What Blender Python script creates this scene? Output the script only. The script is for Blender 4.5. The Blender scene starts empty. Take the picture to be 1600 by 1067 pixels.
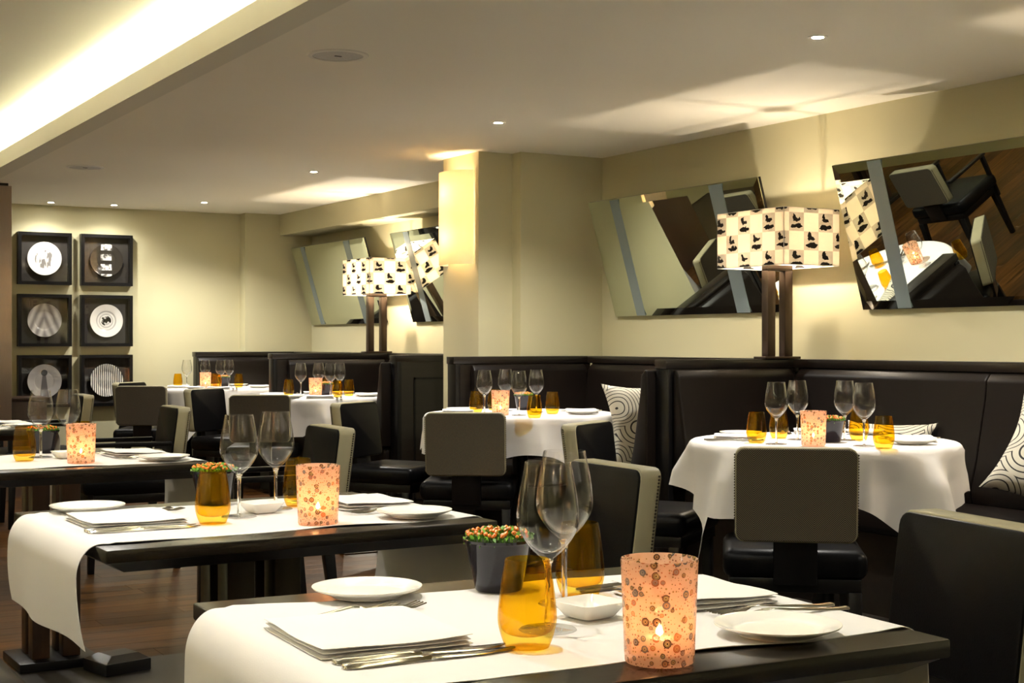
import bpy, bmesh, math, random
from mathutils import Vector, Matrix
random.seed(7)
PI = math.pi
SC = bpy.context.scene
COL = SC.collection
# ------------------------------------------------------------------ camera
TH = math.radians(30.1); FPX = 2250.0; CX = 800.0; HZ = 535.0; CZ = 1.122
SN, CS = math.sin(TH), math.cos(TH)
cam_d = bpy.data.cameras.new('camera'); cam = bpy.data.objects.new('camera', cam_d); COL.objects.link(cam)
cam.location = (0, 0, CZ); cam.rotation_euler = (PI/2, 0, -TH)
cam_d.sensor_width = 36.0; cam_d.lens = 36.0*FPX/1600.0; cam_d.shift_y = (HZ-533.5)/1600.0
cam_d.clip_start = 0.02
SC.camera = cam
# ------------------------------------------------------------------ world, exposure
w = bpy.data.worlds.new('world'); SC.world = w; w.use_nodes = True
w.node_tree.nodes['Background'].inputs[0].default_value = (0.02, 0.018, 0.015, 1)
w.node_tree.nodes['Background'].inputs[1].default_value = 1.0
SC.view_settings.view_transform = 'Standard'; SC.view_settings.look = 'None'
SC.view_settings.gamma = 1.0; SC.view_settings.use_curve_mapping = False
SC.view_settings.exposure = 2.85
try:
    SC.cycles.transparent_max_bounces = 48; SC.cycles.max_bounces = 12; SC.cycles.diffuse_bounces = 6
    SC.cycles.glossy_bounces = 5; SC.cycles.sample_clamp_indirect = 4.0
    SC.cycles.use_denoising = True
except Exception: pass
# light levels used by the lamp builders further down
SPOT_W = 24.0; SPOT_COL = (1.0, 0.955, 0.88)
AISLE_W = 10.5
WASH_W = 4.2
COVE_E = 6.0; COVE_COL = (1.0, 0.99, 0.84)
SHADE_W = 2.8; SHADE_COL = (1.0, 0.86, 0.68)
FILL_W = 3.0; FILL_COL = (1.0, 0.88, 0.72); SCONCE_W = 0.75; SCONCE_COL = (1.0, 0.74, 0.47)
CANDLE_W = 0.02

# ------------------------------------------------------------------ pixel helpers (direction only; depth from the plane)
def pl(x, y, z):
    d = (z-CZ)*FPX/(HZ-y); t = (x-CX)/FPX
    return d*(SN+CS*t), d*(CS-SN*t)
def ray(x, d):
    t = (x-CX)/FPX
    return d*(SN+CS*t), d*(CS-SN*t)
# ------------------------------------------------------------------ object helpers
def tag(o, label=None, cat=None, group=None, kind=None):
    if label: o['label'] = label
    if cat: o['category'] = cat
    if group: o['group'] = group
    if kind: o['kind'] = kind
    return o
def thing(name, label, cat, loc=(0, 0, 0), rz=0.0, group=None):
    o = bpy.data.objects.new(name, None); COL.objects.link(o); o.empty_display_size = 0.05
    o.location = loc; o.rotation_euler = (0, 0, rz)
    return tag(o, label, cat, group)
def obj(name, bm, m, parent=None, smooth=True, bev=0.0, seg=2, angle=35):
    if bev > 0:
        bmesh.ops.remove_doubles(bm, verts=bm.verts, dist=1e-6); bmesh.ops.recalc_face_normals(bm, faces=bm.faces)
        ed = [e for e in bm.edges if len(e.link_faces) == 2 and e.calc_face_angle(0) > 0.5]
        bmesh.ops.bevel(bm, geom=ed, offset=bev, segments=seg, profile=0.5, affect='EDGES', clamp_overlap=True)
    bmesh.ops.recalc_face_normals(bm, faces=bm.faces)
    me = bpy.data.meshes.new(name); bm.to_mesh(me); bm.free()
    if smooth:
        me.polygons.foreach_set('use_smooth', [True]*len(me.polygons))
        try: me.set_sharp_from_angle(angle=math.radians(angle))
        except Exception: pass
    me.materials.append(m)
    o = bpy.data.objects.new(name, me); COL.objects.link(o)
    if parent: o.parent = parent
    return o
def link_mesh(name, me, parent=None, loc=(0, 0, 0)):
    o = bpy.data.objects.new(name, me); COL.objects.link(o); o.location = loc
    if parent: o.parent = parent
    return o
def dup(root, loc, rz, label, group=None):
    r = root.copy(); COL.objects.link(r); r.location = loc
    r.rotation_euler = (root.rotation_euler[0], root.rotation_euler[1], rz); r['label'] = label
    if group: r['group'] = group
    for ch in list(root.children):
        c = ch.copy(); COL.objects.link(c); c.parent = r
        for g in list(ch.children):
            d = g.copy(); COL.objects.link(d); d.parent = c
    return r
class Proto:
    """build once, then copy; the first placement moves the original"""
    def __init__(self, fn): self.fn = fn; self.root = None
    def put(self, loc, rz, label, group=None):
        if self.root is None:
            self.root = self.fn(); o = self.root
            o.location = loc; o.rotation_euler[2] = rz; o['label'] = label
            if group: o['group'] = group
            return o
        return dup(self.root, loc, rz, label, group)
def box(bm, x0, x1, y0, y1, z0, z1):
    v = [bm.verts.new(p) for p in ((x0,y0,z0),(x1,y0,z0),(x1,y1,z0),(x0,y1,z0),(x0,y0,z1),(x1,y0,z1),(x1,y1,z1),(x0,y1,z1))]
    for f in ((3,2,1,0),(4,5,6,7),(0,1,5,4),(1,2,6,5),(2,3,7,6),(3,0,4,7)): bm.faces.new([v[i] for i in f])
    return v
def bx(*a):
    bm = bmesh.new(); box(bm, *a); return bm
def taper(bm, c0, h0, c1, h1):
    """four sided post from centre c0 (half sizes h0) to c1 (h1)"""
    a = [bm.verts.new((c0[0]+sx*h0[0], c0[1]+sy*h0[1], c0[2])) for sx, sy in ((-1,-1),(1,-1),(1,1),(-1,1))]
    b = [bm.verts.new((c1[0]+sx*h1[0], c1[1]+sy*h1[1], c1[2])) for sx, sy in ((-1,-1),(1,-1),(1,1),(-1,1))]
    bm.faces.new(a[::-1]); bm.faces.new(b)
    for i in range(4): bm.faces.new((a[i], a[(i+1) % 4], b[(i+1) % 4], b[i]))
def prism(bm, pts, ax, a0, a1):
    """extrude a 2d outline along axis ax ('x','y','z')"""
    def P(p, a):
        return {'x': (a, p[0], p[1]), 'y': (p[0], a, p[1]), 'z': (p[0], p[1], a)}[ax]
    A = [bm.verts.new(P(p, a0)) for p in pts]; B = [bm.verts.new(P(p, a1)) for p in pts]
    n = len(pts)
    bm.faces.new(A); bm.faces.new(B[::-1])
    for i in range(n): bm.faces.new((A[i], A[(i+1) % n], B[(i+1) % n], B[i]))
def lathe(bm, prof, n=32, c=(0, 0, 0), uv=False):
    """prof: list of (r, z); ends on the axis are closed"""
    lay = bm.loops.layers.uv.verify() if uv else None
    rings = []
    for r, z in prof:
        if r < 1e-6: rings.append([bm.verts.new((c[0], c[1], c[2]+z))])
        else: rings.append([bm.verts.new((c[0]+r*math.cos(2*PI*k/n), c[1]+r*math.sin(2*PI*k/n), c[2]+z)) for k in range(n)])
    for i in range(len(rings)-1):
        a, b = rings[i], rings[i+1]
        for k in range(n):
            k2 = (k+1) % n
            if len(a) == 1 and len(b) == 1: continue
            if len(a) == 1: f = bm.faces.new((a[0], b[k2], b[k]))
            elif len(b) == 1: f = bm.faces.new((a[k], a[k2], b[0]))
            else: f = bm.faces.new((a[k], a[k2], b[k2], b[k]))
            if uv:
                for l in f.loops:
                    co = l.vert.co; kk = k+1 if (l.vert in (a[k2] if len(a) > 1 else None, b[k2] if len(b) > 1 else None)) else k
                    l[lay].uv = (kk/n, co.z-c[2])
    return rings
def smooth_prof(pts, sub=4):
    """Catmull-Rom through (r, z) points"""
    out = []
    P = [pts[0]]+list(pts)+[pts[-1]]
    for i in range(1, len(P)-2):
        p0, p1, p2, p3 = P[i-1], P[i], P[i+1], P[i+2]
        for s in range(sub):
            t = s/sub
            out.append(tuple(0.5*((2*p1[k])+(-p0[k]+p2[k])*t+(2*p0[k]-5*p1[k]+4*p2[k]-p3[k])*t*t+(-p0[k]+3*p1[k]-3*p2[k]+p3[k])*t**3) for k in (0, 1)))
    out.append(pts[-1]); return [(max(r, 0), z) for r, z in out]
def rbox(bm, x0, x1, y0, y1, z0, z1, r, seg=3):
    b2 = bx(x0, x1, y0, y1, z0, z1)
    bmesh.ops.bevel(b2, geom=list(b2.edges), offset=r, segments=seg, profile=0.5, affect='EDGES', clamp_overlap=True)
    me = bpy.data.meshes.new('tmp'); b2.to_mesh(me); b2.free(); bm.from_mesh(me); bpy.data.meshes.remove(me)
def tube(bm, a, b, r, n=10):
    a, b = Vector(a), Vector(b); d = (b-a).normalized(); u = d.orthogonal().normalized(); v = d.cross(u)
    A = [bm.verts.new(a+(u*math.cos(2*PI*k/n)+v*math.sin(2*PI*k/n))*r) for k in range(n)]
    B = [bm.verts.new(b+(u*math.cos(2*PI*k/n)+v*math.sin(2*PI*k/n))*r) for k in range(n)]
    bm.faces.new(A[::-1]); bm.faces.new(B)
    for k in range(n): bm.faces.new((A[k], A[(k+1) % n], B[(k+1) % n], B[k]))
# ------------------------------------------------------------------ materials
class N:
    def __init__(self, name):
        self.m = bpy.data.materials.new(name); self.m.use_nodes = True
        self.t = self.m.node_tree; self.t.nodes.clear()
        self.out = self.t.nodes.new('ShaderNodeOutputMaterial')
    def n(self, typ, **kw):
        x = self.t.nodes.new('ShaderNode'+typ)
        for k, v in kw.items():
            if k.startswith('i_'): x.inputs[k[2:].replace('_', ' ')].default_value = v
            else: setattr(x, k, v)
        return x
    def l(self, a, b): self.t.links.new(a, b)
    def math(self, op, a, b=0.0, c=None):
        x = self.t.nodes.new('ShaderNodeMath'); x.operation = op
        for i, v in enumerate((a, b, c)):
            if v is None: continue
            if isinstance(v, (int, float)): x.inputs[i].default_value = v
            else: self.l(v, x.inputs[i])
        return x.outputs[0]
    def mix(self, f, a, b):
        x = self.t.nodes.new('ShaderNodeMix'); x.data_type = 'RGBA'
        for s, v in ((x.inputs[0], f), (x.inputs[6], a), (x.inputs[7], b)):
            if isinstance(v, (int, float)): s.default_value = v
            elif isinstance(v, tuple): s.default_value = v if len(v) == 4 else v+(1,)
            else: self.l(v, s)
        return x.outputs[2]
    def ramp(self, f, stops, interp='LINEAR'):
        x = self.t.nodes.new('ShaderNodeValToRGB'); x.color_ramp.interpolation = interp
        e = x.color_ramp.elements
        while len(e) < len(stops): e.new(0.5)
        for q, (p, c) in zip(e, stops): q.position = p; q.color = c if len(c) == 4 else tuple(c)+(1,)
        self.l(f, x.inputs[0]); return x.outputs[0]
    def bsdf(self, col, rough=0.5, bump=None, bs=0.2, bd=0.01, **kw):
        p = self.t.nodes.new('ShaderNodeBsdfPrincipled')
        if isinstance(col, tuple): p.inputs['Base Color'].default_value = col+(1,)
        else: self.l(col, p.inputs['Base Color'])
        if isinstance(rough, (int, float)): p.inputs['Roughness'].default_value = rough
        else: self.l(rough, p.inputs['Roughness'])
        for k, v in kw.items(): p.inputs[k.replace('_', ' ')].default_value = v
        if bump is not None:
            b = self.t.nodes.new('ShaderNodeBump'); b.inputs['Strength'].default_value = bs; b.inputs['Distance'].default_value = bd
            self.l(bump, b.inputs['Height']); self.l(b.outputs[0], p.inputs['Normal'])
        return p
    def done(self, sh): self.l(sh, self.out.inputs[0]); return self.m
    def coord(self, kind='Object'):
        return self.n('TexCoord').outputs[kind]
    def noise(self, vec, scale, detail=3, rough=0.5):
        x = self.n('TexNoise'); x.inputs['Scale'].default_value = scale; x.inputs['Detail'].default_value = detail
        x.inputs['Roughness'].default_value = rough; self.l(vec, x.inputs['Vector']); return x
    def mapping(self, vec, scale=(1, 1, 1)):
        x = self.n('Mapping'); x.inputs['Scale'].default_value = scale; self.l(vec, x.inputs[0]); return x.outputs[0]
def plaster(name, col, var=0.04):
    k = N(name); g = k.n('NewGeometry').outputs['Position']
    n1 = k.noise(g, 1.3, 4).outputs[0]; n2 = k.noise(g, 160, 2).outputs[0]
    c = k.mix(n1, tuple(max(0, x*(1-var)) for x in col), tuple(x*(1+var) for x in col))
    return k.done(k.bsdf(c, 0.75, n2, 0.08, 0.002).outputs[0])
def wood(name, c0, c1, rough=0.3, scale=(2, 30, 30), spec=0.5, obj_random=False):
    k = N(name); v = k.mapping(k.coord(), scale)
    if obj_random:
        oi = k.n('ObjectInfo').outputs['Random']
        va = k.n('VectorMath', operation='ADD'); k.l(v, va.inputs[0]); k.l(k.math('MULTIPLY', oi, 60.0), va.inputs[1]); v = va.outputs[0]
    n1 = k.noise(v, 1.5, 6, 0.65).outputs[0]
    f = k.ramp(n1, [(0.3, (0, 0, 0)), (0.7, (1, 1, 1))])
    c = k.mix(f, c0, c1)
    if obj_random:
        c = k.mix(k.math('MULTIPLY', oi, 0.6), c, c0)
    return k.done(k.bsdf(c, rough, n1, 0.12, 0.002, Specular_IOR_Level=spec).outputs[0])
def leather(name, col, rough=0.38, spec=0.22):
    k = N(name); v = k.coord()
    vo = k.n('TexVoronoi'); vo.inputs['Scale'].default_value = 260; k.l(v, vo.inputs['Vector'])
    n = k.noise(v, 7, 3).outputs[0]
    c = k.mix(n, tuple(x*0.8 for x in col), tuple(x*1.25 for x in col))
    return k.done(k.bsdf(c, rough, vo.outputs['Distance'], 0.12, 0.001, Specular_IOR_Level=spec).outputs[0])
def cloth(name, col, rough=0.85):
    k = N(name); v = k.coord()
    n = k.noise(v, 600, 1).outputs[0]; n2 = k.noise(v, 9, 3).outputs[0]
    h = k.math('ADD', k.math('MULTIPLY', n, 0.15), n2)
    return k.done(k.bsdf(col, rough, h, 0.18, 0.006).outputs[0])
def metal(name, col, rough=0.25, brushed=False):
    k = N(name)
    n = k.noise(k.mapping(k.coord(), (60, 60, 1.0) if brushed else (1, 1, 1)), 8, 3).outputs[0]
    c = k.mix(n, tuple(x*0.85 for x in col), tuple(min(1, x*1.12) for x in col))
    return k.done(k.bsdf(c, rough, n, 0.05, 0.001, Metallic=1.0).outputs[0])
def thin_glass(name, col, edge, gloss=0.02, power=1.0):
    k = N(name)
    lw = k.n('LayerWeight'); lw.inputs['Blend'].default_value = 0.35
    tr = k.n('BsdfTransparent')
    k.l(k.mix(k.math('POWER', lw.outputs['Facing'], 2.5), col, edge), tr.inputs[0])
    gl = k.n('BsdfGlossy'); gl.inputs['Roughness'].default_value = gloss
    l2 = k.n('LayerWeight'); l2.inputs['Blend'].default_value = 0.5
    mx = k.n('MixShader'); k.l(k.math('MULTIPLY_ADD', k.math('POWER', l2.outputs['Facing'], 4.0), power, 0.030), mx.inputs[0]); k.l(tr.outputs[0], mx.inputs[1]); k.l(gl.outputs[0], mx.inputs[2])
    return k.done(mx.outputs[0])
def emit(name, col, e):
    k = N(name); x = k.n('Emission'); x.inputs[0].default_value = col+(1,); x.inputs[1].default_value = e
    return k.done(x.outputs[0])

M = {}
M['wall'] = plaster('khaki_wall_paint', (0.52, 0.485, 0.305))
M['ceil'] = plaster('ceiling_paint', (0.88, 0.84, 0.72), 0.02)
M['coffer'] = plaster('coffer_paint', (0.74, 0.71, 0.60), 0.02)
M['espresso'] = wood('espresso_wood', (0.005, 0.0035, 0.0025), (0.013, 0.009, 0.0065), 0.30, (2, 25, 25))
M['table_top'] = wood('table_top_wood', (0.008, 0.0065, 0.0045), (0.022, 0.017, 0.012), 0.24, (3, 40, 40))
M['post'] = wood('walnut_post', (0.022, 0.010, 0.005), (0.045, 0.022, 0.011), 0.3, (25, 25, 2))
M['plank'] = wood('floor_plank_wood', (0.006, 0.0026, 0.0010), (0.135, 0.056, 0.012), 0.32, (1.6, 24, 24), spec=0.16, obj_random=True)
M['floor'] = wood('floor_wood', (0.012, 0.006, 0.003), (0.055, 0.026, 0.010), 0.32, (1.6, 20, 20))
M['leather'] = leather('brown_black_leather', (0.0060, 0.0038, 0.0028), 0.40, 0.18)
M['chair_leather'] = leather('black_leather', (0.0026, 0.0025, 0.0028), 0.36, 0.12)
M['band'] = leather('khaki_leather', (0.27, 0.245, 0.155), 0.55)
M['black'] = k_ = N('black_lacquer').m
k = N('black_lacquer_paint'); M['black'] = k.done(k.bsdf((0.003, 0.0026, 0.0026), 0.35, Specular_IOR_Level=0.3).outputs[0])
bpy.data.materials.remove(k_)
M['cloth'] = cloth('white_table_linen', (0.68, 0.665, 0.65))
M['napkin'] = cloth('white_napkin_linen', (0.74, 0.725, 0.70))
k = N('white_china'); M['china'] = k.done(k.bsdf((0.82, 0.81, 0.76), 0.12).outputs[0])
M['steel'] = metal('polished_steel', (0.72, 0.69, 0.64), 0.14)
M['bronze'] = metal('bronze_lamp_post', (0.11, 0.080, 0.060), 0.38, True)
M['column'] = metal('brushed_column_metal', (0.45, 0.37, 0.31), 0.32, True)
M['mirror'] = metal('mirror_silver', (0.74, 0.79, 0.70), 0.0)
k = N('clear_mirror'); M['mirror'] = k.done(k.bsdf((0.72, 0.77, 0.68), 0.0, Metallic=1.0).outputs[0])
k = N('frosted_grey_band'); M['frost'] = k.done(k.bsdf((0.25, 0.31, 0.33), 0.35, Metallic=0.35).outputs[0])
M['glass'] = thin_glass('clear_glass', (0.992, 0.992, 0.992), (0.78, 0.78, 0.78), 0.01, 1.0)
k = N('solid_stem_glass'); g_ = k.n('BsdfGlass'); g_.inputs['IOR'].default_value = 1.5; g_.inputs['Roughness'].default_value = 0.0; M['stem'] = k.done(g_.outputs[0])
M['amber'] = thin_glass('amber_glass', (0.985, 0.83, 0.26), (0.90, 0.50, 0.05), 0.02, 0.45)
M['pane'] = thin_glass('picture_glass', (0.98, 0.98, 0.98), (0.9, 0.9, 0.9), 0.0, 0.55)
k = N('glazed_pot'); M['pot'] = k.done(k.bsdf((0.010, 0.009, 0.016), 0.10).outputs[0])
k = N('soil_and_moss'); M['soil'] = k.done(k.bsdf((0.03, 0.05, 0.01), 0.9).outputs[0])
k = N('green_leaf'); c_ = k.mix(k.noise(k.coord(), 90, 2).outputs[0], (0.06, 0.22, 0.015), (0.20, 0.45, 0.03)); M['leaf'] = k.done(k.bsdf(c_, 0.5).outputs[0])
k = N('orange_berry'); M['berry'] = k.done(k.bsdf((0.85, 0.22, 0.02), 0.35).outputs[0])
k = N('candle_wax'); M['wax'] = k.done(k.bsdf((0.85, 0.75, 0.6), 0.5, Subsurface_Weight=0.3).outputs[0])
M['flame'] = emit('candle_flame', (1.0, 0.72, 0.35), 10.0)
M['lens'] = emit('downlight_lens', (1.0, 0.93, 0.78), 60.0)
M['cove'] = emit('cove_light_strip', COVE_COL, COVE_E)
k = N('white_trim'); M['trim'] = k.done(k.bsdf((0.75, 0.72, 0.64), 0.4).outputs[0])
k = N('speaker_grille'); vv = k.n('TexVoronoi'); vv.inputs['Scale'].default_value = 220; k.l(k.coord(), vv.inputs['Vector'])
M['grille'] = k.done(k.bsdf(k.mix(vv.outputs['Distance'], (0.42, 0.40, 0.37), (0.62, 0.60, 0.55)), 0.5).outputs[0])
k = N('pewter_nail'); M['nail'] = k.done(k.bsdf((0.06, 0.05, 0.035), 0.35, Metallic=0.8).outputs[0])
# herringbone cloth on the outside of the chair backs
k = N('herringbone_fabric'); s_ = k.n('SeparateXYZ'); k.l(k.coord(), s_.inputs[0])
zz = k.math('ABSOLUTE', k.math('SUBTRACT', k.math('FRACT', k.math('MULTIPLY', k.math('ADD', s_.outputs[0], 0.5), 5.4)), 0.5))
st = k.math('FRACT', k.math('ADD', k.math('MULTIPLY', s_.outputs[2], 150.0), k.math('MULTIPLY', zz, 27.0)))
hb = k.math('GREATER_THAN', st, 0.5)
M['herring'] = k.done(k.bsdf(k.mix(hb, (0.010, 0.008, 0.006), (0.13, 0.108, 0.065)), 0.8, hb, 0.3, 0.001).outputs[0])
k = N('plain_brown_weave'); n_ = k.noise(k.coord(), 220, 2).outputs[0]
M['weave'] = k.done(k.bsdf(k.mix(n_, (0.028, 0.022, 0.014), (0.065, 0.052, 0.033)), 0.85, n_, 0.3, 0.001).outputs[0])
# cushions with concentric black rings on cream (and the reverse)
def rings(name, base, line, sc=5.0, fr=7.0, thr=0.80):
    k = N(name); v = k.coord()
    d = k.n('VectorMath', operation='ADD'); nz = k.noise(v, 5.0, 1)
    sc_ = k.n('VectorMath', operation='SCALE'); k.l(nz.outputs['Color'], sc_.inputs[0]); sc_.inputs['Scale'].default_value = 0.05
    k.l(v, d.inputs[0]); k.l(sc_.outputs[0], d.inputs[1])
    s = k.n('SeparateXYZ'); k.l(d.outputs[0], s.inputs[0]); c = k.n('CombineXYZ'); k.l(s.outputs[0], c.inputs[0]); k.l(s.outputs[1], c.inputs[1])
    vo = k.n('TexVoronoi'); vo.inputs['Scale'].default_value = sc; vo.inputs['Randomness'].default_value = 0.9; k.l(c.outputs[0], vo.inputs['Vector'])
    f = k.math('GREATER_THAN', k.math('FRACT', k.math('MULTIPLY', vo.outputs['Distance'], fr)), thr)
    return k.done(k.bsdf(k.mix(f, base, line), 0.75, f, 0.15, 0.001).outputs[0])
M['pillow'] = rings('cream_ring_cushion', (0.52, 0.49, 0.40), (0.012, 0.010, 0.010), 5.0, 15.0, 0.78)
M['pillow_dark'] = rings('dark_ring_cushion', (0.014, 0.011, 0.009), (0.42, 0.40, 0.34), 6.0, 13.0, 0.80)
# mosaic candle glass
k = N('mosaic_candle_glass'); uvn = k.n('TexCoord').outputs['UV']
mp = k.mapping(uvn, (0.27, 1.0, 1.0))
bgn = k.noise(mp, 9, 2).outputs[0]
bg = k.mix(bgn, (0.90, 0.60, 0.48), (0.95, 0.74, 0.55))
def dots(scale, rmin, rvar, seed):
    m2 = k.n('Mapping'); m2.inputs['Location'].default_value = (seed, seed*0.37, 0); k.l(mp, m2.inputs[0])
    vo = k.n('TexVoronoi'); vo.voronoi_dimensions = '2D'; vo.inputs['Scale'].default_value = scale; vo.inputs['Randomness'].default_value = 0.75; k.l(m2.outputs[0], vo.inputs['Vector'])
    sp = k.n('SeparateColor'); k.l(vo.outputs['Color'], sp.inputs[0])
    rr = k.math('DIVIDE', vo.outputs['Distance'], k.math('ADD', rmin, k.math('MULTIPLY', sp.outputs[0], rvar)))
    return rr, sp
r1, s1 = dots(80, 0.12, 0.30, 0.3)
ca = k.ramp(s1.outputs[1], [(0, (0.10, 0.03, 0.02)), (0.25, (0.30, 0.10, 0.03)), (0.45, (0.16, 0.15, 0.05)), (0.65, (0.16, 0.18, 0.22)), (0.85, (0.55, 0.20, 0.08))], 'CONSTANT')
cb = k.ramp(s1.outputs[2], [(0, (0.70, 0.50, 0.25)), (0.3, (0.45, 0.42, 0.40)), (0.6, (0.75, 0.45, 0.22)), (0.8, (0.60, 0.55, 0.30))], 'CONSTANT')
ring = k.ramp(r1, [(0, (0, 0, 0)), (0.22, (1, 1, 1)), (0.5, (0, 0, 0)), (0.62, (1, 1, 1)), (0.72, (0, 0, 0))], 'CONSTANT')
dc = k.mix(ring, ca, cb)
r2, s2 = dots(240, 0.10, 0.20, 2.1)
c2 = k.ramp(s2.outputs[1], [(0, (0.20, 0.05, 0.02)), (0.4, (0.35, 0.24, 0.05)), (0.7, (0.60, 0.22, 0.10))], 'CONSTANT')
bg2 = k.mix(k.math('MULTIPLY', k.math('MULTIPLY', k.math('LESS_THAN', r2, 1.0), k.math('GREATER_THAN', s2.outputs[2], 0.35)), 0.85), bg, c2)
colr = k.mix(k.math('MULTIPLY', k.math('LESS_THAN', r1, 1.0), k.math('GREATER_THAN', s1.outputs[0], 0.22)), bg2, dc)
df = k.n('BsdfDiffuse'); k.l(colr, df.inputs[0]); tl = k.n('BsdfTranslucent'); k.l(colr, tl.inputs[0])
tp = k.n('BsdfTransparent'); k.l(k.mix(0.35, colr, (1, 1, 1)), tp.inputs[0])
m1 = k.n('MixShader'); m1.inputs[0].default_value = 0.5; k.l(df.outputs[0], m1.inputs[1]); k.l(tl.outputs[0], m1.inputs[2])
m2_ = k.n('MixShader'); m2_.inputs[0].default_value = 0.50; k.l(m1.outputs[0], m2_.inputs[1]); k.l(tp.outputs[0], m2_.inputs[2])
gl = k.n('BsdfGlossy'); gl.inputs['Roughness'].default_value = 0.06; fr = k.n('LayerWeight'); fr.inputs['Blend'].default_value = 0.5
m3 = k.n('MixShader'); k.l(k.math('MULTIPLY_ADD', k.math('POWER', fr.outputs['Facing'], 4.0), 0.5, 0.03), m3.inputs[0]); k.l(m2_.outputs[0], m3.inputs[1]); k.l(gl.outputs[0], m3.inputs[2])
M['mosaic'] = k.done(m3.outputs[0])
# lampshade cloth: checker of plain cream and grey printed patches
k = N('printed_shade_cloth'); uvn = k.n('TexCoord').outputs['UV']; s_ = k.n('SeparateXYZ'); k.l(uvn, s_.inputs[0])
U = k.math('DIVIDE', s_.outputs[0], 0.090); V = k.math('DIVIDE', s_.outputs[1], 0.088)
ci = k.math('FLOOR', U); par = k.math('FLOORED_MODULO', ci, 2.0)
Vs = k.math('ADD', V, k.math('MULTIPLY', par, 0.5)); V2 = k.math('DIVIDE', Vs, 2.0)
fu = k.math('FRACT', U)
W_ = k.math('MULTIPLY', k.math('ADD', V, k.math('MULTIPLY', par, 1.0)), 0.5); fw = k.math('FRACT', W_)
patch = k.math('LESS_THAN', fw, 0.5); pv = k.math('MULTIPLY', fw, 2.0)
nzs = k.noise(uvn, 45, 2).outputs[0]; wob = k.math('MULTIPLY', k.math('SUBTRACT', nzs, 0.5), 0.35)
def blot(cx, cy, rx, ry):
    a = k.math('DIVIDE', k.math('SUBTRACT', k.math('ADD', fu, wob), cx), rx); b = k.math('DIVIDE', k.math('SUBTRACT', k.math('ADD', pv, wob), cy), ry)
    return k.math('LESS_THAN', k.math('ADD', k.math('MULTIPLY', a, a), k.math('MULTIPLY', b, b)), 1.0)
bl = k.math('MAXIMUM', blot(0.52, 0.26, 0.40, 0.12), k.math('MAXIMUM', blot(0.50, 0.62, 0.26, 0.10), blot(0.36, 0.78, 0.11, 0.18)))
pc = k.mix(k.math('MULTIPLY', bl, 0.93), k.mix(nzs, (0.50, 0.45, 0.38), (0.66, 0.60, 0.50)), (0.012, 0.010, 0.010))
sc_col = k.mix(patch, (0.84, 0.76, 0.64), pc)
df = k.n('BsdfDiffuse'); k.l(sc_col, df.inputs[0]); tl = k.n('BsdfTranslucent'); k.l(sc_col, tl.inputs[0])
mm = k.n('MixShader'); mm.inputs[0].default_value = 0.45; k.l(df.outputs[0], mm.inputs[1]); k.l(tl.outputs[0], mm.inputs[2])
M['shade'] = k.done(mm.outputs[0])
k = N('sconce_linen'); nn = k.noise(k.mapping(k.coord(), (200, 200, 60)), 3, 2).outputs[0]
cc = k.mix(nn, (0.78, 0.70, 0.56), (0.88, 0.80, 0.66))
df = k.n('BsdfDiffuse'); k.l(cc, df.inputs[0]); tl = k.n('BsdfTranslucent'); k.l(cc, tl.inputs[0])
mm = k.n('MixShader'); mm.inputs[0].default_value = 0.55; k.l(df.outputs[0], mm.inputs[1]); k.l(tl.outputs[0], mm.inputs[2])
M['linen'] = k.done(mm.outputs[0])
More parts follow.
